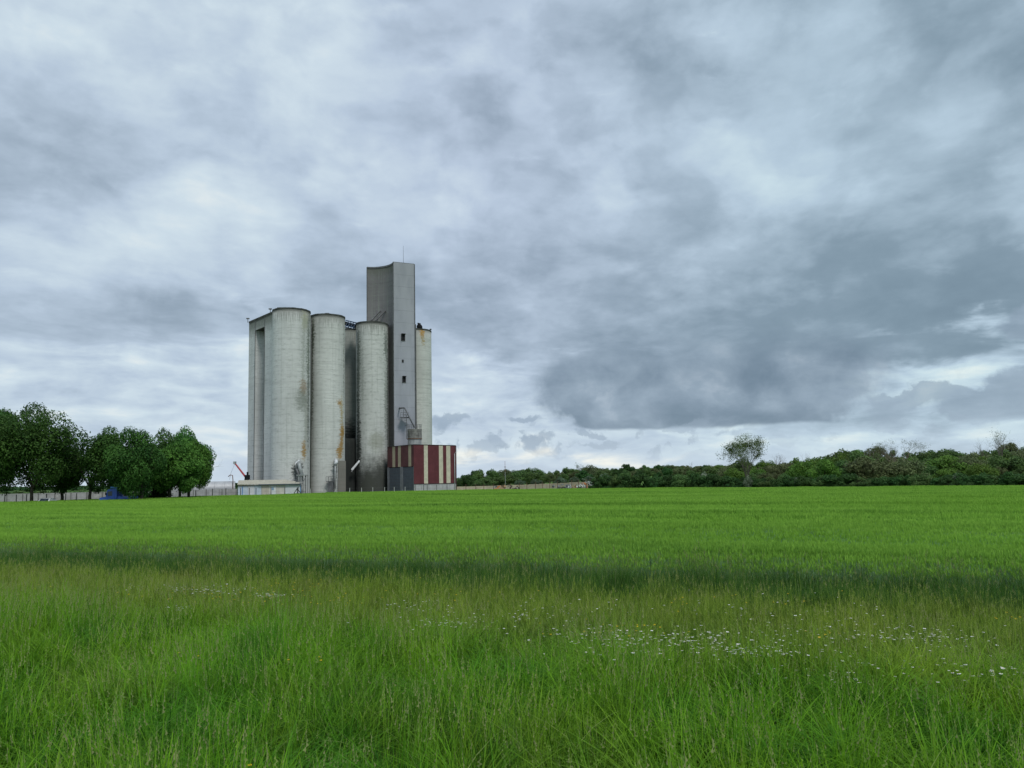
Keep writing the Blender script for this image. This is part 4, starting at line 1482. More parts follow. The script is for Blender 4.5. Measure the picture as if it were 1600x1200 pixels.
def shed():
    C = at_y(647.2, 765, 176.2)
    Lf = at_y(605.6, 766, 185.6)
    Rf = at_y(712.4, 764, 184.6)
    for v in (C, Lf, Rf):
        v.z = 0
    H = at_y(646, 695, 176.2).z
    root = thing('loading_shed', (C.x, C.y, 0), 'dark red metal shed with cream stripes and two grey doors below the tower', 'shed')

    def P(o):
        o.location = (-C.x, -C.y, 0)
        return o
    M_red = plain('dark_red_cladding', (.125, .035, .042), .55, .3, var=.16, scale=.5, streak=.25)
    M_red_shade = plain('shaded_red_cladding', (.105, .045, .048), .6, .25, var=.2, scale=.5, streak=.35)  # shaded copy of the red: the left wall's weaker light put into colour
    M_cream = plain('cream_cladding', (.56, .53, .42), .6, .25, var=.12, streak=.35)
    M_cream_shade = plain('shaded_cream_cladding', (.36, .325, .235), .6, .25, var=.12, streak=.3)  # same cream darkened, the left wall's shade put into the colour
    M_door = plain('blue_grey_door', (.088, .102, .125), .55, .3, var=.12, streak=.2)
    M_base = plain('pale_grey_render', (.40, .40, .41), .85, .15, var=.14, streak=.35)
    M_flash = plain('dark_flashing', (.045, .032, .035), .6, .3)
    dL, dR = (Lf - C), (Rf - C)
    LL, LR = dL.length, dR.length
    dL.normalize()
    dR.normalize()
    nL = Vector((-abs(dL.y), -abs(dL.x), 0)).normalized()
    nR = Vector((dR.y, -dR.x, 0)).normalized()
    if nR.y > 0:
        nR = -nR

    def sol(px, d, py=730):
        r_ = ray(px, py)
        det = d.x * (-r_.y) - d.y * (-r_.x)
        return ((-C.x) * (-r_.y) - (-C.y) * (-r_.x)) / det
    zb = at_y(680, 755.3, 179).z
    # right wall: stripes
    cols = [(None, .0), (662.5, 0), (668.6, 1), (686, 0), (692.3, 1), (697.5, 0), (703.8, 1), (712.4, 0)]
    s0 = .0
    sB = [sol(c[0], dR) for c in cols[1:-1]] + [LR]
    prev = 0.0
    for (c, s1) in zip(cols[1:], sB):
        if c[1] == 0 and prev == 0.0:
            # the corner bay keeps one red throughout
            pass
        P(profiled('cladding_stripe', C + dR * (prev + .004), C + dR * (s1 - .004), zb, H, M_cream if (c[1] == 1) else M_red, root, nR))
        prev = s1
    # left wall above the doors
    zd = at_y(620, 729.6, 181).z
    xs = [sol(px, dL, 710) for px in (647.2, 642.4, 638, 626.2, 621.8, 617.4, 613, 605.6)]
    xs[0], xs[-1] = 0.0, LL
    kinds = (M_red_shade, M_cream_shade, M_red_shade, M_cream_shade, M_red_shade, M_cream_shade, M_red_shade)
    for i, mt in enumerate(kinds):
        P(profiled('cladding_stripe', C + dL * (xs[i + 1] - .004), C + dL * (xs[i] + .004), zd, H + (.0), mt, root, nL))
    # doors
    d0, d1, d2, d3 = sol(646.2, dL), sol(629.5, dL), sol(625.4, dL), sol(608.0, dL)
    for a, b in ((d0, d1), (d2, d3)):
        dr = None
        nsl = 9
        fr = MB()
        for i in range(nsl):
            z0, z1 = .02 + i * (zd - .15) / nsl, .02 + (i + 1) * (zd - .15) / nsl - .025
            p0, p1 = C + dL * (a + .08), C + dL * (b - .08)
            fr = MB()
            fr.prism([((p1 + nL * .0).x, (p1 + nL * .0).y), ((p0).x, (p0).y), ((p0 - nL * .06).x, (p0 - nL * .06).y), ((p1 - nL * .06).x, (p1 - nL * .06).y)], z0, z1)
            if dr is None:
                dr = P(fr.build('door', M_door, root))
            else:
                fr.build('door_panel', M_door, dr)
        p0, p1 = C + dL * a, C + dL * b
        hd = MB()
        hd.prism([((p1 + nL * .05).x, (p1 + nL * .05).y), ((p0 + nL * .05).x, (p0 + nL * .05).y), ((p0 - nL * .3).x, (p0 - nL * .3).y), ((p1 - nL * .3).x, (p1 - nL * .3).y)], zd - .14, zd - .01)
        hd.build('door_head', M_dark, dr)
    M_post = plain('grey_door_post', (.19, .20, .22), .6, .3)
    for a, b in ((0.02, d0 - .02), (d1 + .02, d2 - .02), (d3 + .02, LL)):
        if b - a > .05:
            p0, p1 = C + dL * a, C + dL * b
            pp = MB()
            pp.prism([((p1 + nL * .07).x, (p1 + nL * .07).y), ((p0 + nL * .07).x, (p0 + nL * .07).y), ((p0 - nL * .2).x, (p0 - nL * .2).y), ((p1 - nL * .2).x, (p1 - nL * .2).y)], GZ, zd - .01)
            P(pp.build('door_post', M_post, root))
    # masonry base of the right wall, in bays
    nbay = 6
    for i in range(nbay):
        p0, p1 = C + dR * (LR * i / nbay + .02), C + dR * (LR * (i + 1) / nbay - .02)
        bb = MB()
        bb.prism([((p0 + nR * .03).x, (p0 + nR * .03).y), ((p1 + nR * .03).x, (p1 + nR * .03).y), ((p1 - nR * .2).x, (p1 - nR * .2).y), ((p0 - nR * .2).x, (p0 - nR * .2).y)], GZ, zb - .16)
        P(bb.build('base_panel', M_base, root))
    fl = MB()
    p0, p1 = C, C + dR * LR
    fl.prism([((p0 + nR * .09).x, (p0 + nR * .09).y), ((p1 + nR * .09).x, (p1 + nR * .09).y), ((p1 - nR * .2).x, (p1 - nR * .2).y), ((p0 - nR * .2).x, (p0 - nR * .2).y)], zb - .155, zb - .005)
    P(fl.build('drip_flashing', M_flash, root))
    # body and roof
    Bk = Lf + dR * LR
    bd = MB()
    i4 = [C - nL * .25 - nR * .25, Rf - nR * .25 + nL * .1, Bk, Lf - nL * .25 + nR * .0]
    bd.prism([(p.x, p.y) for p in i4], GZ, H - .1)
    P(bd.build('inner_wall', M_red_shade, root))
    rf = MB()
    for a, b, nn in ((C, Rf, nR), (Lf, C, nL), (Rf, Bk, -nL), (Bk, Lf, -nR)):
        rf.prism([((a + nn * .1).x, (a + nn * .1).y), ((b + nn * .1).x, (b + nn * .1).y), ((b - nn * .15).x, (b - nn * .15).y), ((a - nn * .15).x, (a - nn * .15).y)], H + .004, H + .12)
    P(rf.build('roof_edge', M_flash, root))
    # side wall on the right
    P(profiled('cladding_stripe', Rf + nR * 0, Bk, GZ + .3, H, M_red_shade, root, -nL))
    # downpipe in a white run
    p = C + dR * (LR - .45) + nR * .14
    P(MB().tube([(p.x, p.y, .1), (p.x, p.y, H - 2.0), (p.x + .25, p.y + .1, H - 1.6)], .09, 8).build('downpipe', M_white, root, True))
    p = C + dR * (LR + .06) + nR * .1
    P(MB().tube([(p.x, p.y, 0), (p.x, p.y, H)], .11, 6).build('corner_trim', M_flash, root))
    p = C + nL * .06 + nR * .06
    P(MB().tube([(p.x, p.y, zb), (p.x, p.y, H)], .07, 6).build('corner_trim', M_red, root))
    # raised strip of roof towards the tower
    # steel bin on legs standing on the roof
    c = at_y(647.8, 682, 184.6)
    zt, zm = at_y(647.8, 670.5, 184.6).z, at_y(647.8, 685.4, 184.6).z
    r = 11.3 / FPX * 184.6
    bin_ = thing('roof_bin', (c.x, c.y, H), 'small round grey steel bin with a railing on top, behind the shed roof', 'bin')
    M_bin = plain('stained_bin', (.20, .20, .185), .7, .25, .1, var=.35, scale=1.5, streak=.7)

    def ringwall(z0, z1, rr, mat, nm, n=32, cone=None):
        V, F = [], []
        for z, q_ in ((z0, cone if cone else rr), (z1, rr)):
            for i in range(n):
                a = 2 * math.pi * i / n
                V.append((q_ * math.cos(a), q_ * math.sin(a), z - H))
        for i in range(n):
            j = (i + 1) % n
            F.append((i, j, n + j, n + i))
        F.append(tuple(range(n, 2 * n)))
        F.append(tuple(range(n))[::-1])
        me = mesh_np(nm, V, F, mat)
        return put(nm, me, bin_)
    nb = 4
    for i in range(nb):
        ringwall(zm + (zt - zm) * i / nb + .015, zm + (zt - zm) * (i + 1) / nb - .015, r - (0 if i % 2 else .02), M_bin, 'bin_ring')
    ringwall(zm - .16, zm, r + .08, M_rust, 'base_ring')
    ringwall(H - .1, zm - .16, r * .95, M_galv, 'skirt')
    rl = MB()
    for i in range(10):
        a = 2 * math.pi * i / 10
        rl.tube([((r - .05) * math.cos(a), (r - .05) * math.sin(a), zt - H), ((r - .05) * math.cos(a), (r - .05) * math.sin(a), zt - H + 1.05)], .035, 5)
    for zz in (.55, 1.05):
        rl.tube([((r - .05) * math.cos(2 * math.pi * i / 20), (r - .05) * math.sin(2 * math.pi * i / 20), zt - H + zz) for i in range(21)], .035, 5, cap=False)
    rl.build('guard_rail', M_steel, bin_)
    lb = MB()
    for s_ in (-.25, .25):
        lb.tube([(-r - .12, s_ - .5, zm - H - .1), (-r - .12, s_ - .5, zt - H + 3.6)], .04, 5)
    for k_ in range(15):
        lb.tube([(-r - .12, -.75, zm - H + k_ * .4), (-r - .12, -.25, zm - H + k_ * .4)], .03, 4)
    for k_ in range(5):
        zz = zt - H + .9 + k_ * .65
        lb.tube([(-r - .12 - .55 * math.sin(t_), -.5 - .4 * math.cos(t_), zz) for t_ in np.linspace(0, math.pi, 7)], .03, 4)
    lb.build('caged_ladder', M_steel, bin_)


shed()


# ------------------------------------------------------------------ low hut, tank, walls, fences
def hut():
    A = at_y(371.5, 770, 162)
    B = at_y(470.0, 767, 165.5)
    A.z = B.z = 0
    d = (B - A)
    L_ = d.length
    root = thing('site_hut', (A.x, A.y, 0), 'long low hut of white and beige panels, cream roofed, before the silos', 'hut', rz=math.atan2(d.y, d.x))
    d.normalize()

    def s_of(px):
        r_ = ray(px, 765)
        det = d.x * (-r_.y) - d.y * (-r_.x)
        return ((-A.x) * (-r_.y) - (-A.y) * (-r_.x)) / det
    He = at_y(430, 756.6, 164).z
    M_pw = plain('white_panel', (.58, .60, .63), .6, .25, var=.08, streak=.2)
    M_pb = plain('pale_blue_panel', (.46, .54, .62), .6, .25, var=.08, streak=.2)
    M_pg = plain('beige_panel', (.47, .44, .38), .7, .2, var=.1, streak=.3)
    M_pc = plain('warm_white_panel', (.55, .53, .49), .7, .2, var=.1, streak=.3)
    M_bl = plain('blue_trim', (.07, .20, .42), .5, .3)
    M_rf = plain('cream_roof_sheet', (.43, .41, .34), .7, .2, var=.12, streak=.2)
    xs = [371.5, 379.2, 387.5, 397.5, 408.5, 420, 423, 432, 445.5, 469]
    ms = [M_pb, M_pb, M_pw, M_pb, M_pg, M_pc, M_pc, M_pc, M_pw]
    lows = [.35, .35, .3, .2, 0, 0, 0, 0, 0]
    for a, b, mt, lw in zip(xs, xs[1:], ms, lows):
        MB().box((s_of(a) + .02, 0, GZ), (s_of(b) - .02, .12, He - lw)).build('wall_panel', mt, root)
    MB().box((0, .16, GZ), (L_, 5, He - .05)).build('hut_body', M_pg, root)
    # board with a white notice
    MB().box((s_of(423.3), -.04, .5), (s_of(431.5), -.012, He - .35)).build('notice_board', M_white, root)
    MB().box((s_of(424.5), -.06, 1.7), (s_of(428), -.045, 2.3)).build('notice', plain('blue_notice', (.22, .33, .47)), root)
    for k_, x in enumerate((378.8, 469.4)):
        MB().box((s_of(x) - .08, -.05, GZ), (s_of(x) + .08, -.015, He - (.1 if k_ else .4))).build('blue_post', M_bl, root)
    MB().box((s_of(404), -.5, He - .12), (L_ + .1, .14, He + .04)).build('fascia', plain('fascia_dark', (.07, .09, .13)), root)
    # sloping roof: corrugated sheets
    n = 14
    zr = at_y(420, 750.6, 168).z
    for i in range(n):
        x0, x1 = -.1 + (L_ - .1) * i / n, -.1 + (L_ - .1) * (i + 1) / n
        f = min(1, max(.0, (1 - i / n) * 3.2 + .05))
        z1 = He + .1 + (zr - He) * (1 if i < 11 else .75 - .2 * (i - 11))
        q_ = MB()
        k = 4
        pts = []
        for j in range(k):
            w_ = (x1 - x0 - .02) / k
            pts += [(x0 + j * w_, 0), (x0 + (j + .5) * w_, .05)]
        pts.append((x0 + k * (x1 - x0 - .02) / k, 0))
        V = [(x, -.45, He + .05 + z) for x, z in pts] + [(x, 3.0, z1 + z) for x, z in pts]
        V += [(x, -.45, He + .0 + z) for x, z in pts] + [(x, 3.0, z1 - .05 + z) for x, z in pts]
        m_ = len(pts)
        F = [(i_, i_ + 1, m_ + i_ + 1, m_ + i_) for i_ in range(m_ - 1)] + [(2 * m_ + i_ + 1, 2 * m_ + i_, 3 * m_ + i_, 3 * m_ + i_ + 1) for i_ in range(m_ - 1)]
        F += [(2 * m_ + i_, 2 * m_ + i_ + 1, i_ + 1, i_) for i_ in range(m_ - 1)]
        q_.raw(V, F)
        q_.build('roof_sheet', M_rf, root)
    # black strut frame at the right end
    M_bk = plain('black_strut', (.02, .02, .022))
    st = thing('strut_frame', (*at_y(464.5, 770, 162.5).xy, 0), 'black triangular prop leaning at the right end of the white hut', 'prop', rz=math.atan2(d.y, d.x))
    MB().box((-.75, -.08, .75), (.75, .08, .95)).build('foot_beam', M_bk, st)
    for x in (-.7, .7):
        MB().tube([(x, 0, .9), (0, 0, 2.0)], .08, 5).build('strut', M_bk, st)
    MB().box((-.09, -.09, -.1), (.09, .09, 2.2)).build('post', M_bk, st)
    # red auger arm above the hut
    ba, ta = at_y(387, 749, 172), at_y(367.5, 724.5, 172)
    ar = thing('red_auger', (ba.x, ba.y, 0), 'slanting red auger arm reaching up above the cream hut roof', 'auger')
    M_redp = plain('red_paint', (.42, .035, .05), .45, .4)
    o_ = Vector((ba.x, ba.y, 0))
    rp = MB()
    for s_ in (-.16, .16):
        rp.tube([ba - o_ + Vector((0, s_, .1)), ta - o_ + Vector((0, s_, .1))], .09, 6)
        rp.tube([ba - o_ + Vector((0, s_, -.3)), ta - o_ + Vector((0, s_, -.1))], .06, 6)
    for i in range(9):
        p0, p1 = (ba - o_).lerp(ta - o_, i / 9), (ba - o_).lerp(ta - o_, (i + 1) / 9)
        rp.tube([p0 + Vector((0, -.16, .1)), p1 + Vector((0, -.16, -.2))], .04, 4)
    rp.build('arm', M_redp, ar)
    tp = ta - o_
    MB().box((tp.x - .35, tp.y - .3, tp.z - .1), (tp.x + .15, tp.y + .3, tp.z + .5)).build('head', M_galv, ar)
    MB().tube([tp + Vector((-.1, 0, 0)), tp + Vector((-.9, 0, -2)), tp + Vector((-1.25, 0, -3.6))], .025, 4).build('cable', M_steel, ar)
    MB().box((-.55, -.5, ba.z - .3), (.35, .5, ba.z + 1.0)).box((-.2, -.2, ba.z + 1.0), (.1, .2, ba.z + 1.7)).build('winch', M_dark, ar)
    for x in (-.6, .5):
        MB().box((x - .06, -.4, 0), (x + .06, .4, ba.z)).build('leg', M_galv, ar)


hut()


def tank():
    a, b = at_y(318, 758, 168), at_y(367.5, 758, 170)
    d = b - a
    d.z = 0
    L_ = d.length
    zt = at_y(345, 752.0, 169).z
    r = 1.75
    root = thing('horizontal_tank', (a.x, a.y, 0), 'long rounded silver grey tank lying behind the grey wall left of the hut', 'tank', rz=math.atan2(d.y, d.x))
    m_t = plain('silver_tank', (.42, .43, .45), .5, .4, .2, var=.1, streak=.2)
    k = 6
    for i in range(k):
        x0, x1 = -6 + (L_ + 6) * i / k, -6 + (L_ + 6) * (i + 1) / k - .03
        q_ = MB()
        q_.tube([(x0, 0, zt - r), (x1, 0, zt - r)], r, 36)
        q_.build('tank_shell', m_t, root, False)
    for x in (-4, 0, 3, L_ - 1):
        MB().box((x - .2, -1, -.2), (x + .2, 1, zt - 2 * r + .3)).build('saddle', M_galv, root)
    p = MB()
    x = L_ - .4
    p.tube([(x, -r - .05, .2), (x, -r - .05, zt + .2), (x - .1, -r, zt + 1.25), (x - .6, -r, zt + 1.35), (x - 1.0, -r, zt + 1.0)], .09, 8)
    p.build('vent_pipe', M_rust, root, True)


tank()


def panel_wall():
    """grey concrete panel wall behind the lime trees"""
    pts = [(-14, 142), (60, 144), (160, 149), (260, 157), (322, 163), (371, 166)]
    W_ = [at_y(px, 775, y) for px, y in pts]
    for p in W_:
        p.z = 0
    root = thing('panel_wall', (W_[0].x, W_[0].y, 0), 'long grey concrete panel wall running behind the dark trees at the left', 'wall')
    mats = [plain('wall_concrete', (.33, .34, .33), .9, .1, var=.2, streak=.5), plain('wall_concrete_dark', (.34, .35, .35), .9, .1, var=.2, streak=.6)]
    m_p = plain('wall_post', (.16, .165, .16), .9, .1)
    n_all = 0
    for k, (a, b) in enumerate(zip(W_, W_[1:])):
        d = b - a
        L_ = d.length
        n = max(1, round(L_ / 2.6))
        rz_ = math.atan2(d.y, d.x)
        for i in range(n):
            c = a + d * ((i + .5) / n)
            w_ = L_ / n
            h = 2.05 + rnd.uniform(-.02, .02) if n_all < 200 else 2
            o = MB().box((-w_ / 2 + .09, -.06, -.2), (w_ / 2 - .09, .06, h)).build('panel', mats[1 if k >= 3 or rnd.random() < .25 else 0], root)
            o.location = c - W_[0]
            o.rotation_euler = (0, 0, rz_)
            p = MB().box((-.08, -.1, -.2), (.08, .1, h + .08)).build('wall_post', m_p, root)
            p.location = a + d * (i / n) - W_[0]
            p.rotation_euler = (0, 0, rz_)
            n_all += 1


panel_wall()


def graffiti_wall():
    m, n, o = newmat('beige_wall_with_graffiti')
    uv = n.add('ShaderNodeUVMap').outputs[0]
    nz = n.noise(uv, 1.4, 6, .65)
    c = n.mix(n.rng(nz, .3, .7), (.36, .30, .22), (.47, .41, .31))
    c = n.mix(n.m('MULTIPLY', n.rng(n.noise(n.map(uv, scale=(2, .3, 1)), 1.0, 4, .6), .5, .7), .3), c, (.22, .19, .15))
    principled(n, o, c, .9, .1)
    pts = [(712, 178), (760, 179.5), (810, 178), (860, 174), (905, 169), (932, 166)]
    tops = [760.3, 759.2, 757.5, 755.6, 753.2, 752.0]
    W_ = [at_y(px, 760, y) for px, y in pts]
    tz = [at_y(px, py, y).z for (px, y), py in zip(pts, tops)]
    for p in W_:
        p.z = 0
    root = thing('yard_wall', (W_[0].x, W_[0].y, 0), 'long beige yard wall with sprayed graffiti between the red shed and the hedge', 'wall')
    org = W_[0].copy()
    cols = {'black': (.035, .035, .045), 'grey': (.30, .30, .33), 'orange': (.55, .21, .08), 'white': (.68, .68, .66), 'green': (.06, .16, .10), 'brown': (.16, .10, .07), 'tan': (.45, .30, .18)}
    PM = {k: plain('paint_' + k, v, .7, .2, var=.2, scale=3) for k, v in cols.items()}
    for a, b, za, zb_ in zip(W_, W_[1:], tz, tz[1:]):
        d = b - a
        L_ = d.length
        k = max(1, round(L_ / 2.4))
        for i in range(k):
            p0, p1 = a + d * (i / k), a + d * ((i + 1) / k)
            z = za + (zb_ - za) * (i + .5) / k
            me_v = []
            off = Vector((d.y, -d.x, 0)).normalized() * .1
            v = [p0 - org + off, p1 - org + off, p1 - org - off, p0 - org - off]
            q_ = MB()
            dd_ = d.normalized() * .015
            q_.prism([((v[0] + dd_).x, (v[0] + dd_).y), ((v[1] - dd_).x, (v[1] - dd_).y), ((v[2] - dd_).x, (v[2] - dd_).y), ((v[3] + dd_).x, (v[3] + dd_).y)], -.3, z + rnd.uniform(-.03, .03))
            me = mesh_np('wall_panel', q_.v, q_.f, m)
            l = me.uv_layers.new(name='UVMap')
            uvs = []
            for lp in me.loops:
                co = me.vertices[lp.vertex_index].co
                uvs += [co.x + co.y * .3, co.z]
            l.data.foreach_set('uv', uvs)
            put('wall_panel', me, root)
    # sprayed strokes: flat shapes on the wall face
    def wallpoint(px, py):
        # find the segment under px
        for (a, b) in zip(W_, W_[1:]):
            r_ = ray(px, py)
            d = (b - a)
            det = d.x * (-r_.y) - d.y * (-r_.x)
            s_ = ((-a.x) * (-r_.y) - (-a.y) * (-r_.x)) / det
            if -.02 <= s_ <= 1.02:
                p = a + d * s_
                off = Vector((d.y, -d.x, 0)).normalized() * .112
                t_ = p.xy.length / Vector((r_.x, r_.y)).length
                return Vector((p.x, p.y, CAMZ + r_.z * t_)) + off - org
        return None

    def stroke(name, pts_, wd, mat):
        q_ = MB()
        P_ = [wallpoint(*p) for p in pts_]
        if any(p is None for p in P_):
            return
        for a, b in zip(P_, P_[1:]):
            t_ = (b - a).normalized()
            up = Vector((0, 0, 1))
            s_ = (t_.cross(Vector((0, 1, 0)))).normalized() * wd
            off = Vector((0, -.004 * rnd.random(), 0))
            n0 = len(q_.v)
            q_.v += [tuple(a - s_ + off), tuple(b - s_ + off), tuple(b + s_ + off), tuple(a + s_ + off)]
            q_.f.append((n0, n0 + 1, n0 + 2, n0 + 3))
        return q_.build(name, mat, root)
    r2_ = random.Random(4)

    def lump(px0, px1, y0, y1, names, k, wd=.16):
        for _ in range(k):
            x = r2_.uniform(px0, px1)
            y = r2_.uniform(y0, y1)
            pp = [(x, y)]
            for _j in range(r2_.randint(2, 4)):
                x = min(px1, max(px0, x + r2_.uniform(-3, 4)))
                y = min(y1, max(y0, y + r2_.uniform(-3, 3)))
                pp.append((x, y))
            stroke('graffiti_stroke', pp, wd * r2_.uniform(.6, 1.4), PM[r2_.choice(names)])
    lump(772, 782, 760, 764.5, ['black', 'orange', 'grey'], 7)
    lump(783, 790, 758.5, 764, ['brown', 'tan'], 5, .25)
    lump(793, 812, 759, 765, ['brown', 'black', 'white'], 9, .09)
    lump(864, 875, 757.5, 763.8, ['black', 'grey'], 8)
    lump(876, 893, 757, 763, ['black', 'grey', 'grey', 'white'], 15)
    lump(894, 902, 756.5, 764, ['tan', 'orange', 'brown'], 8)
    lump(901, 912, 756, 764, ['green', 'white', 'black', 'grey'], 12)
    lump(911, 918, 754, 763, ['orange', 'orange', 'white', 'green'], 11)
    lump(916, 930, 752.6, 759, ['white', 'grey', 'green', 'white', 'black'], 16)


graffiti_wall()


def fences():
    M_post = plain('fence_post', (.07, .075, .07), .8, .2)
    M_pale = plain('pale_post', (.42, .43, .40), .8, .2)

    def run(name, label, items, mat, wires=3, z1=2.0, wmat=None):
        """items: (px, depth, height)"""
        p0 = at_y(items[0][0], 765, items[0][1])
        p0.z = 0
        root = thing(name, p0, label, 'fence')
        last = None
        for px, y, h in items:
            p = at_y(px, 765, y)
            p.z = 0
            q_ = p - p0
            MB().box((q_.x - .055, q_.y - .055, -.2), (q_.x + .055, q_.y + .055, h)).build('post', mat, root)
            last = p
        wm = MB()
        P_ = []
        for px, y, h in items:
            p = at_y(px, 765, y)
            P_.append((Vector((p.x, p.y, 0)) - p0, h))
        for k in range(wires):
            f = (k + 1) / wires * .96
            for (a, ha), (b, hb) in zip(P_, P_[1:]):
                wm.tube([a + Vector((0, 0, ha * f)), b + Vector((0, 0, hb * f))], .008, 3, cap=False)
        wm.build('fence_wire', M_steel, root)
    y_of = lambda px: float(np.interp(px, [0, 160, 320, 470, 712, 810, 932], [118, 126, 144, 160, 169.5, 171, 163]))
    run('wire_fence', 'row of dark fence posts and wire in front of the hut and the grey wall', [(px, y_of(px), 2.35) for px in (332, 353, 376, 389.5, 400, 423.5, 445, 466)], M_post)
    run('wire_fence', 'thin fence of pale posts at the foot of the dark silos and shed doors', [(px, y_of(px), 1.9) for px in (485, 506, 526, 546.5, 565, 582.5, 601, 616, 633, 648)], M_pale)
    run('wire_fence', 'dark fence posts in front of the pale base of the red shed', [(px, y_of(px), 2.25) for px in (648.8, 662, 667.5, 682.5, 698.5, 713)], M_post)
    run('wire_fence', 'line of thin dark posts along the beige graffiti wall', [(px, y_of(px), 2.2 + max(0, (px - 800) * .006)) for px in (713.6, 728, 743.5, 756, 771, 798, 812, 823.3, 836.8, 847.5, 859, 871, 893.6, 904, 916.5, 922.5)], plain('rusty_post', (.12, .07, .05), .8, .2))
    run('wire_fence', 'dark fence posts standing under the trees before the grey wall', [(px, y_of(px), 2.1) for px in (8, 26, 42, 73, 103, 120, 197, 226, 263, 280, 306)], M_post)


fences()


def mast():
    p = at_y(789.5, 752, 186)
    root = thing('thin_mast', (p.x, p.y, 0), 'thin white mast with a reddish tip behind the beige wall', 'mast')
    zt = at_y(789.5, 720.5, 186).z
    MB().tube([(0, 0, -.2), (0, 0, zt * .66)], .055, 8).build('pole', M_galv, root)
    MB().tube([(0, 0, zt * .66), (0, 0, zt)], .04, 8).build('pole_top', plain('faded_red', (.30, .12, .12)), root)
    MB().box((-.22, -.04, zt * .80), (.22, .04, zt * .82)).build('cross_arm', M_steel, root)


mast()


# ------------------------------------------------------------------ blue truck and white car under the trees
def wheel(parent, x, y, r, w_):
    M_t = bpy.data.materials.get('tyre') or plain('tyre', (.02, .02, .02), .9, .1)
    V, F = [], []
    q_ = MB().tube([(x, y - w_ / 2, r), (x, y - w_ / 2 + .03, r), (x, y + w_ / 2 - .03, r), (x, y + w_ / 2, r)], [r * .9, r, r, r * .9], 20)
    wl = q_.build('wheel', M_t, parent, False)
    MB().tube([(x, y - w_ / 2 - .02, r), (x, y + w_ / 2 + .02, r)], r * .52, 14).build('rim', M_galv, wl)


def truck():
    p = at_y(160.5, 778, 125.5)
    root = thing('blue_truck', (p.x, p.y, 0), 'bright blue flatbed truck parked facing left beneath the dark trees', 'truck', rz=math.radians(3))
    M_b = plain('blue_truck_paint', (.035, .12, .50), .35, .5, var=.1)
    M_lb = plain('light_blue_bumper', (.07, .26, .55), .4, .4)
    M_gl = plain('cab_glass', (.05, .07, .10), .1, .6)
    # side profile of the cab extruded across the width
    prof = [(.0, .55), (.0, 1.15), (.12, 1.3), (.95, 1.42), (1.2, 2.45), (1.35, 2.62), (2.6, 2.75), (2.75, 2.6), (2.75, .6)]
    W2 = 1.1
    V = [(x, -W2, z) for x, z in prof] + [(x, W2, z) for x, z in prof]
    n = len(prof)
    F = [tuple(range(n)), tuple(range(2 * n - 1, n - 1, -1))] + [(i, i + n, (i + 1) % n + n, (i + 1) % n) for i in range(n)]
    put('cab', mesh_np('cab', V, F, M_b), root)
    MB().box((-.12, -1.15, .38), (1.0, 1.15, .78)).build('bumper', M_lb, root)
    MB().box((1.3, -1.13, 1.55), (2.0, -1.108, 2.3)).build('side_window', M_gl, root)
    MB().raw([(.98, -.95, 1.50), (.98, .95, 1.50), (1.17, .95, 2.38), (1.17, -.95, 2.38)], [(0, 1, 2, 3)]).build('windscreen', M_gl, root)
    MB().box((1.3, -1.13, .8), (2.35, -1.11, 1.5)).build('door', M_b, root)
    MB().box((1.0, -1.35, 1.7), (1.1, -1.14, 2.15)).build('mirror', M_dark, root)
    MB().box((1.6, -.9, 2.77), (2.7, .9, 3.05)).build('wind_deflector', M_lb, root)
    MB().box((2.8, -.45, .6), (8.6, .45, .85)).build('chassis', M_dark, root)
    MB().box((2.9, -1.15, .95), (5.2, 1.15, 1.45)).build('side_tank', M_b, root)
    MB().box((2.9, -1.15, .86), (8.6, 1.15, .948)).build('flatbed', M_galv, root)
    for s_ in (-.8, .8):
        MB().box((-.15, s_ - .15, .85), (-.01, s_ + .15, 1.0)).build('headlight', M_white, root)
    for x in (1.0, 5.6, 7.0):
        for y in (-.95, .95):
            wheel(root, x, y, .5, .3)


truck()


def car():
    p = at_y(62.5, 786, 119)
    root = thing('white_car', (p.x, p.y, -.06), 'white car of which only the roof shows above the crop near the left edge', 'car', rz=math.radians(97))
    M_w = plain('white_car_paint', (.72, .74, .76), .3, .5, var=.04)
    M_gl = plain('car_glass', (.06, .08, .10), .1, .6)
    prof = [(0, .35), (-.02, .72), (.15, .88), (1.0, .98), (1.55, 1.42), (1.9, 1.50), (2.9, 1.48), (3.5, 1.3), (4.0, 1.0), (4.15, .9), (4.15, .35)]
    rings = []
    V, F = [], []
    for yy, k in ((-.86, .0), (-.80, 1), (.80, 1), (.86, 0)):
        for x, z in prof:
            V.append((x + (.05 if k == 0 else 0) * (1 if x < 2 else -1), yy * (1 if z < 1.0 else .86), z - (.04 if k == 0 and z > 1.2 else 0)))
    n = len(prof)
    for j in range(3):
        for i in range(n - 1):
            F.append((j * n + i, j * n + i + 1, (j + 1) * n + i + 1, (j + 1) * n + i))
    F += [tuple(range(n))[::-1], tuple(range(3 * n, 4 * n))]
    put('body', mesh_np('body', V, F, M_w), root)
    MB().raw([(1.15, -.80, 1.02), (2.25, -.83, 1.02), (2.25, -.75, 1.38), (1.62, -.74, 1.38)], [(0, 1, 2, 3)]).raw([(2.33, -.83, 1.02), (3.6, -.80, 1.02), (3.3, -.74, 1.34), (2.33, -.75, 1.38)], [(0, 1, 2, 3)]).build('side_window', M_gl, root)
    MB().raw([(1.02, -.66, 1.03), (1.02, .66, 1.03), (1.5, .6, 1.4), (1.5, -.6, 1.4)], [(0, 1, 2, 3)]).build('windscreen', M_gl, root)
    for x in (.8, 3.3):
        for y in (-.78, .78):
            wheel(root, x, y, .32, .2)


car()

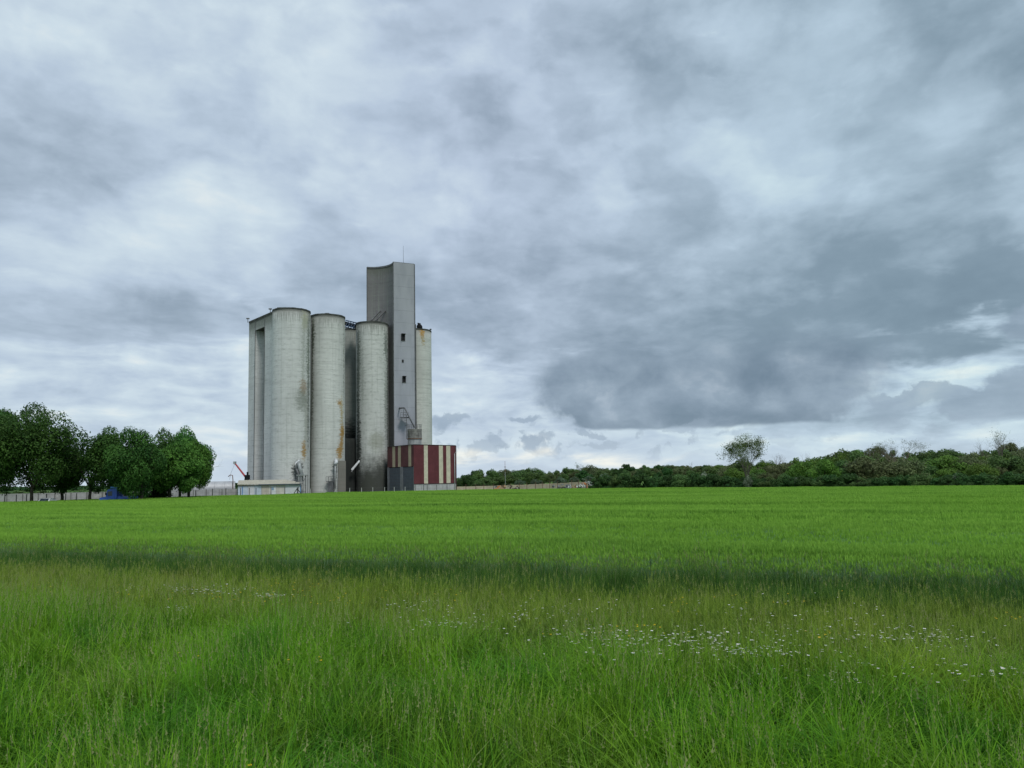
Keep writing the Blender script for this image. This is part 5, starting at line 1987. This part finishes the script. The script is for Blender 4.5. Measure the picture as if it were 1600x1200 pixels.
# ------------------------------------------------------------------ trees
def lobes_crown(name, mat, rx, ry, rz, nl, leaf, lobes=26, seed=0, low=-.75, shell=.35, dense=1.0, flat=0.0, tip=0.0):
    """crown of single leaf clusters gathered into lobes over an uneven ellipsoid"""
    g = np.random.default_rng(seed)
    # lobe centres near the envelope
    u = g.normal(size=(lobes, 3))
    u /= np.linalg.norm(u, axis=1)[:, None]
    u[:, 2] = np.where(u[:, 2] < low, -u[:, 2] * .3, u[:, 2])
    rad = g.uniform(.45, .80, lobes)
    c = u * rad[:, None] * np.array([rx, ry, rz])
    lr = g.uniform(.24, .42, lobes) * (rx + rz) / 2
    w_ = lr ** 2
    k = g.choice(lobes, nl, p=w_ / w_.sum())
    d = g.normal(size=(nl, 3))
    d /= np.linalg.norm(d, axis=1)[:, None]
    rr = g.uniform(shell, 1.0, nl) ** .6
    p = c[k] + d * (lr[k] * rr)[:, None] * np.array([1, 1, .78])
    p += g.normal(0, leaf * .5, (nl, 3))
    # leaves: flat kites facing roughly outwards, drooping
    nrm = d * .7 + g.normal(0, .55, (nl, 3)) + np.array([0, 0, .35])
    nrm /= np.linalg.norm(nrm, axis=1)[:, None]
    t = np.cross(nrm, g.normal(size=(nl, 3)))
    t /= np.linalg.norm(t, axis=1)[:, None]
    b = np.cross(nrm, t)
    s_ = leaf * g.uniform(.55, 1.35, nl)[:, None]
    V = np.stack([p - t * s_, p - b * s_ * .55, p + t * s_, p + b * s_ * .55], 1).reshape(-1, 3)
    F = np.arange(nl * 4, dtype=np.int32).reshape(-1, 4)
    for ax_, e_ in enumerate((rx, ry, rz)):          # fill the envelope exactly
        lo_, hi_ = np.percentile(V[:, ax_], (.3, 99.7))
        V[:, ax_] = (V[:, ax_] - lo_) / (hi_ - lo_) * 2 * e_ - e_
    zz = V[:, 2] / rz
    tp_ = 1 - .30 * np.clip(-zz, 0, 1) ** 1.3 - .22 * np.clip(zz, 0, 1) ** 2.2
    V[:, 0] *= tp_
    V[:, 1] *= tp_
    me = mesh_np(name, V, F, mat)
    tint = g.uniform(0, .6, nl) + (g.uniform(0, .5, lobes))[k]
    a = me.attributes.new('tint', 'FLOAT', 'POINT')
    a.data.foreach_set('value', np.repeat(tint, 4).astype(np.float32))
    return me


def limb(mb, p, d, L_, r, depth, g, spread=.55, tips=None, droop=0.0, kids=(2, 4), n=5, shrink=.72):
    segs = 3
    pts, rr = [Vector(p)], [r]
    q_, dd = Vector(p), Vector(d)
    for i in range(segs):
        dd = (dd + Vector((g.gauss(0, .09), g.gauss(0, .09), g.gauss(0, .06) + .03 - droop))).normalized()
        q_ = q_ + dd * L_ / segs
        pts.append(q_.copy())
        rr.append(r * (1 - .45 * (i + 1) / segs))
    mb.tube(pts, rr, n if depth > 2 else (4 if depth > 1 else 3), cap=False)
    if depth <= 0:
        if tips is not None:
            tips.append(pts[-1])
        return
    for k in range(g.randint(*kids)):
        f = g.uniform(.45, 1.0) if k else 1.0
        i = min(segs, max(1, round(f * segs)))
        ax = dd.orthogonal().normalized()
        ax.rotate(Matrix.Rotation(g.random() * 6.283, 3, dd))
        nd = (dd + ax * g.uniform(spread * .5, spread * 1.2)).normalized()
        limb(mb, pts[i], nd, L_ * g.uniform(shrink - .1, shrink + .12), rr[i] * .68, depth - 1, g, spread, tips, droop, kids, n, shrink)
    if tips is not None and depth <= 2:
        tips.append(pts[-1])


def trunk_mesh(name, h, r, mat, seed, spread=.6, depth=3, L_=3.0):
    g = random.Random(seed)
    mb = MB()
    mb.tube([(0, 0, -.3), (0, 0, .3), (g.gauss(0, .05), g.gauss(0, .05), h * .5), (g.gauss(0, .1), g.gauss(0, .1), h)], [r * 1.3, r * 1.05, r * .9, r * .8], 9)
    for k in range(6):
        a = k * 1.05 + g.random() * .5
        limb(mb, (0, 0, h * g.uniform(.9, 1.0)), Vector((math.cos(a) * .6, math.sin(a) * .6, 1)).normalized(), L_ * g.uniform(.8, 1.2), r * .5, depth, g, spread)
    return mesh_np(name, mb.v, mb.f, mat)


M_bark = plain('bark', (.075, .065, .052), .95, .1, var=.35, scale=4)
M_bark_grey = plain('grey_bark', (.13, .118, .10), .95, .1, var=.3, scale=4)
M_twig = plain('twig', (.17, .135, .115), .95, .1, var=.3, scale=2)
M_lime = leafmat('dark_tree_leaves', (.019, .064, .016), (.072, .172, .034), .22)
M_lime2 = leafmat('lighter_tree_leaves', (.034, .098, .018), (.11, .24, .042), .25)
M_hedge = leafmat('hedge_leaves', (.022, .058, .020), (.062, .135, .036), .22)
M_bush = leafmat('bush_leaves', (.052, .102, .034), (.120, .200, .060), .25)
M_olive = leafmat('olive_leaves', (.080, .106, .046), (.150, .182, .078), .25)
M_fresh = leafmat('fresh_leaves', (.055, .125, .022), (.130, .235, .042), .28)
M_grey = leafmat('willow_leaves', (.055, .095, .055), (.125, .175, .105), .25)
M_sparse = leafmat('young_leaves', (.070, .115, .038), (.14, .20, .068), .3)
M_bloss = leafmat('blossom', (.06, .11, .05), (.26, .31, .22), .2)


def big_trees():
    """the row of dense trees at the left. px centre, depth, top row, half width in px, crown bottom row"""
    L = [
        # px, y, top, hw, bottom, trunk_px, mat, label
        (-28, 122, 640, 66, 764, -20, M_lime, 'leafy dark tree cut by the left edge of the picture'),
        (45, 122, 634, 80, 766, 50, M_lime, 'tallest dark green tree, with a wide rounded crown, nearest the left edge'),
        (106, 130, 698, 26, 768, 97, M_lime, 'smaller dark tree tucked against the right side of the tallest one'),
        (167, 127, 670, 38, 766, 141, M_lime, 'dark tree whose trunk stands just left of the blue truck'),
        (208, 123, 671, 42, 775, 222, M_lime, 'dense dark tree hanging low over the blue truck'),
        (245, 135, 674, 38, 776, 238, M_lime, 'very dark low branched tree in the middle of the clump'),
        (288, 146, 671, 38, 766, 281, M_lime, 'rear tree of the clump, its top crown showing behind the lightest one'),
        (275, 131, 690, 38, 767, 265, M_lime2, 'lightest green tree at the front of the clump beside the hut'),
        (303, 138, 690, 27, 765, 295, M_lime2, 'rightmost tree of the clump, leaning towards the silver tank'),
    ]
    for i, (px, y, top, hw, bot, tpx, mat, lab) in enumerate(L):
        c = at_y(px, 760, y)
        t = at_y(tpx, 775, y)
        zt = at_y(px, top, y).z
        zb_ = max(1.3, at_y(px, bot, y).z)
        rx = hw / FPX * y * 1.05
        rz_ = (zt - zb_) / 2
        root = thing('leafy_tree', (t.x, t.y, 0), lab, 'tree', 'dense trees in the row at the left')
        cr = lobes_crown('crown', mat, rx, rx * .9, rz_, int(12000 + rx * rz_ * 560), .165, lobes=46, seed=40 + i)
        o = put('crown', cr, root, (c.x - t.x, 0, (zt + zb_) / 2))
        tm = trunk_mesh('trunk', max(2.2, zb_ + .6), .27, M_bark, 80 + i, L_=rz_ * .62)
        put('trunk', tm, root)


big_trees()


def airy_tree(name, px, y, top, base, hw, seed, mat_leaf, label, depth=5, leafn=3, leaf=.11, ntr=4, group=None, cat='tree', bark=None, spread=.5, thin=1.0):
    g = random.Random(seed)
    b = at_y(px, base, y)
    gz = float(terrain(b.x, b.y))
    zt = at_y(px, top, y).z - gz
    root = thing(name, (b.x, b.y, gz), label, cat, group)
    mb = MB()
    tips = []
    h0 = zt * .16
    mb.tube([(0, 0, -.4), (0, 0, h0)], [zt * .030 * thin, zt * .024 * thin], 8)
    wr = hw / FPX * y / max(zt, .1)
    for k in range(ntr):
        a = 6.283 * k / ntr + g.random() * .8
        limb(mb, (0, 0, h0 * g.uniform(.8, 1)), Vector((math.cos(a) * wr * .8, math.sin(a) * wr * .8, 1)).normalized(), zt * .27, zt * .019 * thin, depth, g, spread, tips, 0.0, (2, 3), 5, .70)
    V = np.array(mb.v)
    # fit to the height and the width seen
    P_ = V[:, 2].max()
    s_z = zt / P_
    s_x = (hw / FPX * y) / np.percentile(np.abs(V[:, 0]), 98)
    V = V * np.array([s_x, s_x, s_z])
    put('trunk', mesh_np('trunk', V, mb.f, bark or M_twig), root)
    if mat_leaf:
        T = np.array([list(t) for t in tips]) * np.array([s_x, s_x, s_z])
        gg = np.random.default_rng(seed)
        T = np.repeat(T, leafn, 0) + gg.normal(0, .16, (len(T) * leafn, 3))
        n_ = len(T)
        nr = gg.normal(size=(n_, 3))
        nr /= np.linalg.norm(nr, axis=1)[:, None]
        t_ = np.cross(nr, gg.normal(size=(n_, 3)))
        t_ /= np.linalg.norm(t_, axis=1)[:, None]
        b_ = np.cross(nr, t_)
        s_ = leaf * gg.uniform(.6, 1.4, n_)[:, None]
        LV = np.stack([T - t_ * s_, T - b_ * s_ * .6, T + t_ * s_, T + b_ * s_ * .6], 1).reshape(-1, 3)
        me = mesh_np('crown', LV, np.arange(n_ * 4, dtype=np.int32).reshape(-1, 4), mat_leaf)
        a = me.attributes.new('tint', 'FLOAT', 'POINT')
        a.data.foreach_set('value', np.repeat(gg.uniform(0, 1, n_), 4).astype(np.float32))
        put('crown', me, root)
    return root


airy_tree('airy_tree', 1168, 158, 677, 756, 33, 5, M_sparse, 'tall airy tree with thin young leaves standing alone above the hedge', 6, 3, .09, 8, bark=M_bark_grey, spread=.62, thin=.5)
airy_tree('bare_tree', 1218, 215, 705, 745, 15, 9, None, 'small bare tree with pale twigs right of the tall airy tree', 5, ntr=4)
airy_tree('bare_tree', 1261, 215, 704, 745, 9, 19, None, 'narrow bare tree poking out of the wood edge where it starts to rise', 5, ntr=3)
airy_tree('bare_tree', 1406, 172, 684, 757, 40, 12, M_olive, 'broad brownish bare tree spreading over the middle of the wood', 7, 1, .06, 5)
airy_tree('bare_tree', 1364, 185, 693, 745, 12, 13, None, 'small bare treetop just left of the broad brownish tree', 5, ntr=3)
airy_tree('bare_tree', 1540, 178, 681, 740, 14, 14, None, 'leafless dark tree leaning left of the taller bare pair', 5, ntr=3, bark=M_bark_grey, spread=.7)
airy_tree('bare_tree', 1566, 176, 667, 745, 20, 15, M_olive, 'tallest leafless tree with forked crown near the right edge', 5, 1, .08, 4, bark=M_bark_grey, spread=.7)
airy_tree('bare_tree', 1604, 174, 682, 745, 14, 16, None, 'leafless tree cut by the right edge of the picture', 5, ntr=3, bark=M_bark_grey)
airy_tree('bare_tree', 903, 262, 722, 740, 8, 21, M_olive, 'small bare tree on the far skyline behind the yard wall', 4, 1, .12, ntr=3)
airy_tree('bare_tree', 1083, 240, 719, 745, 12, 22, None, 'tiny forked bare tree on the skyline left of the tall airy tree', 4, ntr=3)


lone = [o for o in bpy.data.objects if o.name.startswith('airy_tree')][0]
_c = at_y(1169, 756, 158)
_z1, _z0 = at_y(1168, 677, 158).z, at_y(1168, 721, 158).z
_o = put('crown', lobes_crown('crown', M_sparse, 4.3, 3.8, (_z1 - _z0) / 2, 3000, .08, lobes=36, seed=77, shell=.3), lone, (_c.x - lone.location.x, 0, (_z1 + _z0) / 2 - lone.location.z))


# shrubs and wood: shared meshes, one object per plant
def variants(mat, n, rx, rz_, leaves, leaf, seed, **k):
    return [lobes_crown('crown', mat, rx, rx, rz_, leaves, leaf, lobes=22, seed=seed + i, **k) for i in range(n)]


TR = {}


def where(px):
    for a, t in ((800, 'just right of the red shed'), (870, 'around the thin mast'), (935, 'above the graffiti on the wall'), (1040, 'right of where the wall ends'), (1130, 'left of the tall airy tree'),
                 (1205, 'around the tall airy tree'), (1275, 'right of the tall airy tree'), (1360, 'left of the broad bare tree'), (1450, 'around the broad bare tree'),
                 (1530, 'left of the leafless pair'), (9999, 'towards the right edge')):
        if px < a:
            return t


def plants():
    g = random.Random(21)
    tr_mesh = trunk_mesh('trunk', 1.0, .10, M_bark, 5, depth=2, L_=1.0)
    V_hedge = variants(M_hedge, 4, 1.6, 1.35, 5200, .10, 100)
    V_bush = variants(M_bush, 4, 1.9, 1.8, 5200, .11, 120)
    V_olive = variants(M_olive, 3, 2.2, 2.1, 5200, .12, 140)
    V_fresh = variants(M_fresh, 3, 2.2, 2.2, 5200, .12, 160)
    V_grey = variants(M_grey, 3, 1.9, 1.6, 3400, .15, 180)
    V_bloss = variants(M_bloss, 2, 1.3, 1.2, 2000, .10, 200)

    def plant(name, meshes, p, h, wd, label, cat, group, rz_=None, zc=.5):
        """one plant: crown and stem fitted to height h and width wd"""
        me = g.choice(meshes)
        root = thing(name, p, label, cat, group, rz=g.random() * 6.28)
        V = np.zeros(len(me.vertices) * 3, np.float32)
        key = me.name
        if key not in TR:
            me.vertices.foreach_get('co', V)
            V = V.reshape(-1, 3)
            TR[key] = (np.abs(V[:, 0]).max(), V[:, 2].min(), V[:, 2].max())
        ax, z0, z1 = TR[key]
        o = put('crown', me, root)
        sz = (h * .97) / (z1 - z0)
        o.scale = (wd / 2 / ax * 1.05, wd / 2 / ax * 1.05, sz)
        o.location = (0, 0, h * .03 - z0 * sz)
        t = put('trunk', tr_mesh, root)
        t.scale = (wd * .25, wd * .25, h * .30)
        return root
    # front hedge: pixel column -> depth, height of its top
    hx = [935, 1000, 1100, 1200, 1300, 1400, 1500, 1640]
    hy = [164, 161, 153, 145, 137, 129, 121, 111]
    top = [741, 738, 741, 742, 741, 741, 739, 736]
    px = 938.0
    while px < 1650:
        y = float(np.interp(px, hx, hy)) + g.uniform(-1.0, 1.5)
        tp = float(np.interp(px, hx, top)) + g.uniform(-4, 4)
        c = at_y(px, 757, y)
        gz = float(terrain(c.x, c.y))
        h = max(1.6, at_y(px, tp, y).z - gz)
        wd = h * g.uniform(.95, 1.35)
        plant('hedge_shrub', V_hedge if g.random() < .8 else V_bush, (c.x, c.y, gz - .1), h, wd, 'dark green shrub of the field hedge, ' + where(px), 'shrub', 'field hedge shrubs ' + where(px))
        # low skirt
        if g.random() < .9:
            c2 = at_y(px + g.uniform(4, 10), 757, y - .9)
            plant('hedge_shrub', V_hedge, (c2.x, c2.y, float(terrain(c2.x, c2.y)) - .1), g.uniform(1.5, 2.2), g.uniform(2.2, 3.2), 'low dark shrub at the hedge foot, ' + where(px), 'shrub', 'low hedge foot shrubs ' + where(px))
        px += wd / y * FPX * .42
    # the wood behind: three ranks following the skyline of the picture
    sky_x = [700, 740, 790, 830, 870, 905, 935, 960, 1000, 1050, 1100, 1140, 1200, 1250, 1300, 1350, 1400, 1450, 1500, 1560, 1640]
    sky_y = [736, 734, 732, 729, 731, 729, 723, 727, 726, 723, 727, 722, 718, 711, 703, 697, 697, 698, 697, 694, 694]

    def rank(y0, y1, drop, ranges, meshes, lab, grp, name='wood_tree', over=.55, hmul=1.0, jit=3):
        px_ = ranges[0]
        while px_ < ranges[1]:
            y = g.uniform(y0, y1)
            tp = float(np.interp(px_, sky_x, sky_y)) + drop + g.uniform(-jit, jit * 2.2) * (1.0 if px_ < 1110 else 1.5)
            c = at_y(px_, 745, y)
            gz = float(terrain(c.x, c.y))
            h = at_y(px_, tp, y).z - gz
            if h < 1.2:
                px_ += 8
                continue
            h = min(h, 11)
            wd = max(2.6, h * g.uniform(.95, 1.5))
            ms = meshes(px_)
            tone = {'olive_leaves': 'olive brown', 'fresh_leaves': 'fresh yellow green', 'hedge_leaves': 'dark green', 'bush_leaves': 'mid green'}[ms[0].materials[0].name]
            plant(name, ms, (c.x, c.y, gz - .1), h, wd, tone + ' ' + lab + ', ' + where(px_), 'tree', tone + ' ' + lab + ' ' + where(px_))
            px_ += wd / y * FPX * over

    def pick_far(px_):
        r_ = g.random()
        return V_bush if r_ < .45 else (V_olive if r_ < .8 else V_hedge)

    def pick_right(px_):
        r_ = g.random()
        if 1250 < px_ < 1345 or 1440 < px_ < 1500:
            return V_fresh if r_ < .55 else V_bush
        return V_olive if r_ < .45 else (V_bush if r_ < .8 else V_fresh)
    grpA = None
    labA = 'skyline tree'
    rank(255, 275, 0, (702, 1110), pick_far, labA, grpA)
    rank(225, 245, 6, (705, 1110), pick_far, 'tree in the nearer row', grpA, hmul=.9)
    grpB = None
    labB = 'skyline tree'
    rank(205, 225, 0, (1110, 1650), pick_right, labB, grpB)
    rank(182, 200, 5, (1110, 1650), pick_right, 'tree in the second row', grpB)
    rank(166, 178, 14, (1180, 1262), pick_right, 'tree in the third row', grpB)
    rank(152, 166, 12, (1262, 1650), pick_right, 'tree below the skyline', grpB)
    rank(150, 160, 24, (1380, 1650), pick_right, 'tree just above the hedge', grpB)
    # grey-green willows and blossom
    for (px_, y, tp, wpx, ms, nm, lab) in (
        (875, 205, 744, 24, V_grey, 'willow_shrub', 'greyish green rounded shrub above the left end of the graffiti'),
        (897, 203, 743, 20, V_grey, 'willow_shrub', 'greyish green shrub above the middle of the graffiti wall'),
        (922, 200, 742, 26, V_grey, 'willow_shrub', 'greyish green shrub where the beige wall meets the hedge'),
        (945, 196, 738, 24, V_grey, 'willow_shrub', 'grey green shrub rising behind the left end of the dark hedge'),
        (838, 208, 747, 22, V_grey, 'willow_shrub', 'low greyish shrub left of the rounded ones above the wall'),
        (812, 208, 748, 20, V_grey, 'willow_shrub', 'low pale grey shrub right of the thin mast'),
        (755, 208, 746, 34, V_bush, 'yard_shrub', 'dark low shrub behind the beige wall left of the mast'),
        (724, 205, 742, 30, V_hedge, 'yard_shrub', 'dark shrub showing just right of the red shed'),
        (1169, 147, 741, 15, V_bloss, 'blossoming_shrub', 'white blossoming shrub at the foot of the tall airy tree'),
        (1103, 154, 735, 22, V_bloss, 'blossoming_shrub', 'white flecked shrub in the hedge left of the tall airy tree'),
        (1494, 121.5, 738, 14, V_bloss, 'blossoming_shrub', 'white blossoming shrub in the dark hedge near the right'),
        (1245, 141, 744, 14, V_bloss, 'blossoming_shrub', 'small pale flecked shrub in the hedge right of the tall airy tree'),
    ):
        c = at_y(px_, 752, y)
        gz = float(terrain(c.x, c.y))
        h = max(1.5, at_y(px_, tp, y).z - gz)
        plant(nm, ms, (c.x, c.y, gz - .1), h, wpx / FPX * y, lab, 'shrub', None)
    # far belt behind the left: reads as one mass
    mm = lobes_crown('x', M_hedge, 4, 4, 3.2, 420, .7, lobes=10, seed=300)
    VV = np.zeros(len(mm.vertices) * 3, np.float32)
    mm.vertices.foreach_get('co', VV)
    VV = VV.reshape(-1, 3)
    FF = [tuple(p.vertices) for p in mm.polygons]
    tt = np.random.default_rng(1).uniform(0, 1, len(VV))
    bpy.data.meshes.remove(mm)
    P_, R_, S_ = [], [], []
    for _ in range(420):
        px_ = g.uniform(-260, 720)
        y = g.uniform(520, 640)
        c = at_y(px_, 755, y)
        P_.append((c.x, c.y, float(terrain(c.x, c.y)) + 1.2))
        R_.append((0, 0, g.random() * 6.28))
        k = g.uniform(.7, 1.25)
        S_.append((k * 1.3, k * 1.3, k * .8))
    o = scatter('distant_wood', [(VV, FF, tt)], np.array(P_), np.array(R_), np.array(S_), np.zeros(len(P_), int), M_hedge)
    tag(o, 'far low belt of dark woodland on the horizon left of the silos', 'woodland', kind='stuff')
    P_, R_, S_ = [], [], []
    for _ in range(260):
        px_ = g.uniform(-260, 420)
        y = g.uniform(215, 300)
        c = at_y(px_, 755, y)
        P_.append((c.x, c.y, .4))
        R_.append((0, 0, g.random() * 6.28))
        k = g.uniform(.5, .8)
        S_.append((k * 1.3, k * 1.3, k * .75))
    o = scatter('distant_thicket', [(VV, FF, tt)], np.array(P_), np.array(R_), np.array(S_), np.zeros(len(P_), int), M_bush)
    tag(o, 'low thicket behind the grey wall and the dense trees at the left', 'thicket', kind='stuff')
    # and along the whole far right horizon behind the rise
    P_, R_, S_ = [], [], []
    for _ in range(420):
        px_ = g.uniform(690, 1900)
        y = g.uniform(290, 420)
        c = at_y(px_, 755, y)
        P_.append((c.x, c.y, float(terrain(c.x, c.y)) + .2))
        R_.append((0, 0, g.random() * 6.28))
        k = g.uniform(.6, 1.0)
        S_.append((k * 1.1, k * 1.1, k * .7))
    o = scatter('distant_wood', [(VV, FF, tt)], np.array(P_), np.array(R_), np.array(S_), np.zeros(len(P_), int), M_olive)
    tag(o, 'far wood filling in behind the trees on the rise at the right', 'woodland', kind='stuff')
    # a row of little shrubs at the bottom of the yard near truck and field corner
    for (px_, y, tp, wpx, lab) in ((208, 133, 768, 40, 'low dark shrub beneath the trees behind the blue truck'), (245, 136, 765, 46, 'dark undergrowth shrub beneath the middle of the tree clump'), (925, 163, 757, 14, 'small green bush at the corner where the beige wall ends')):
        c = at_y(px_, 775, y)
        h = max(1.4, at_y(px_, tp, y).z)
        plant('low_shrub', V_hedge, (c.x, c.y, 0), h, wpx / FPX * y, lab, 'shrub', None)


plants()
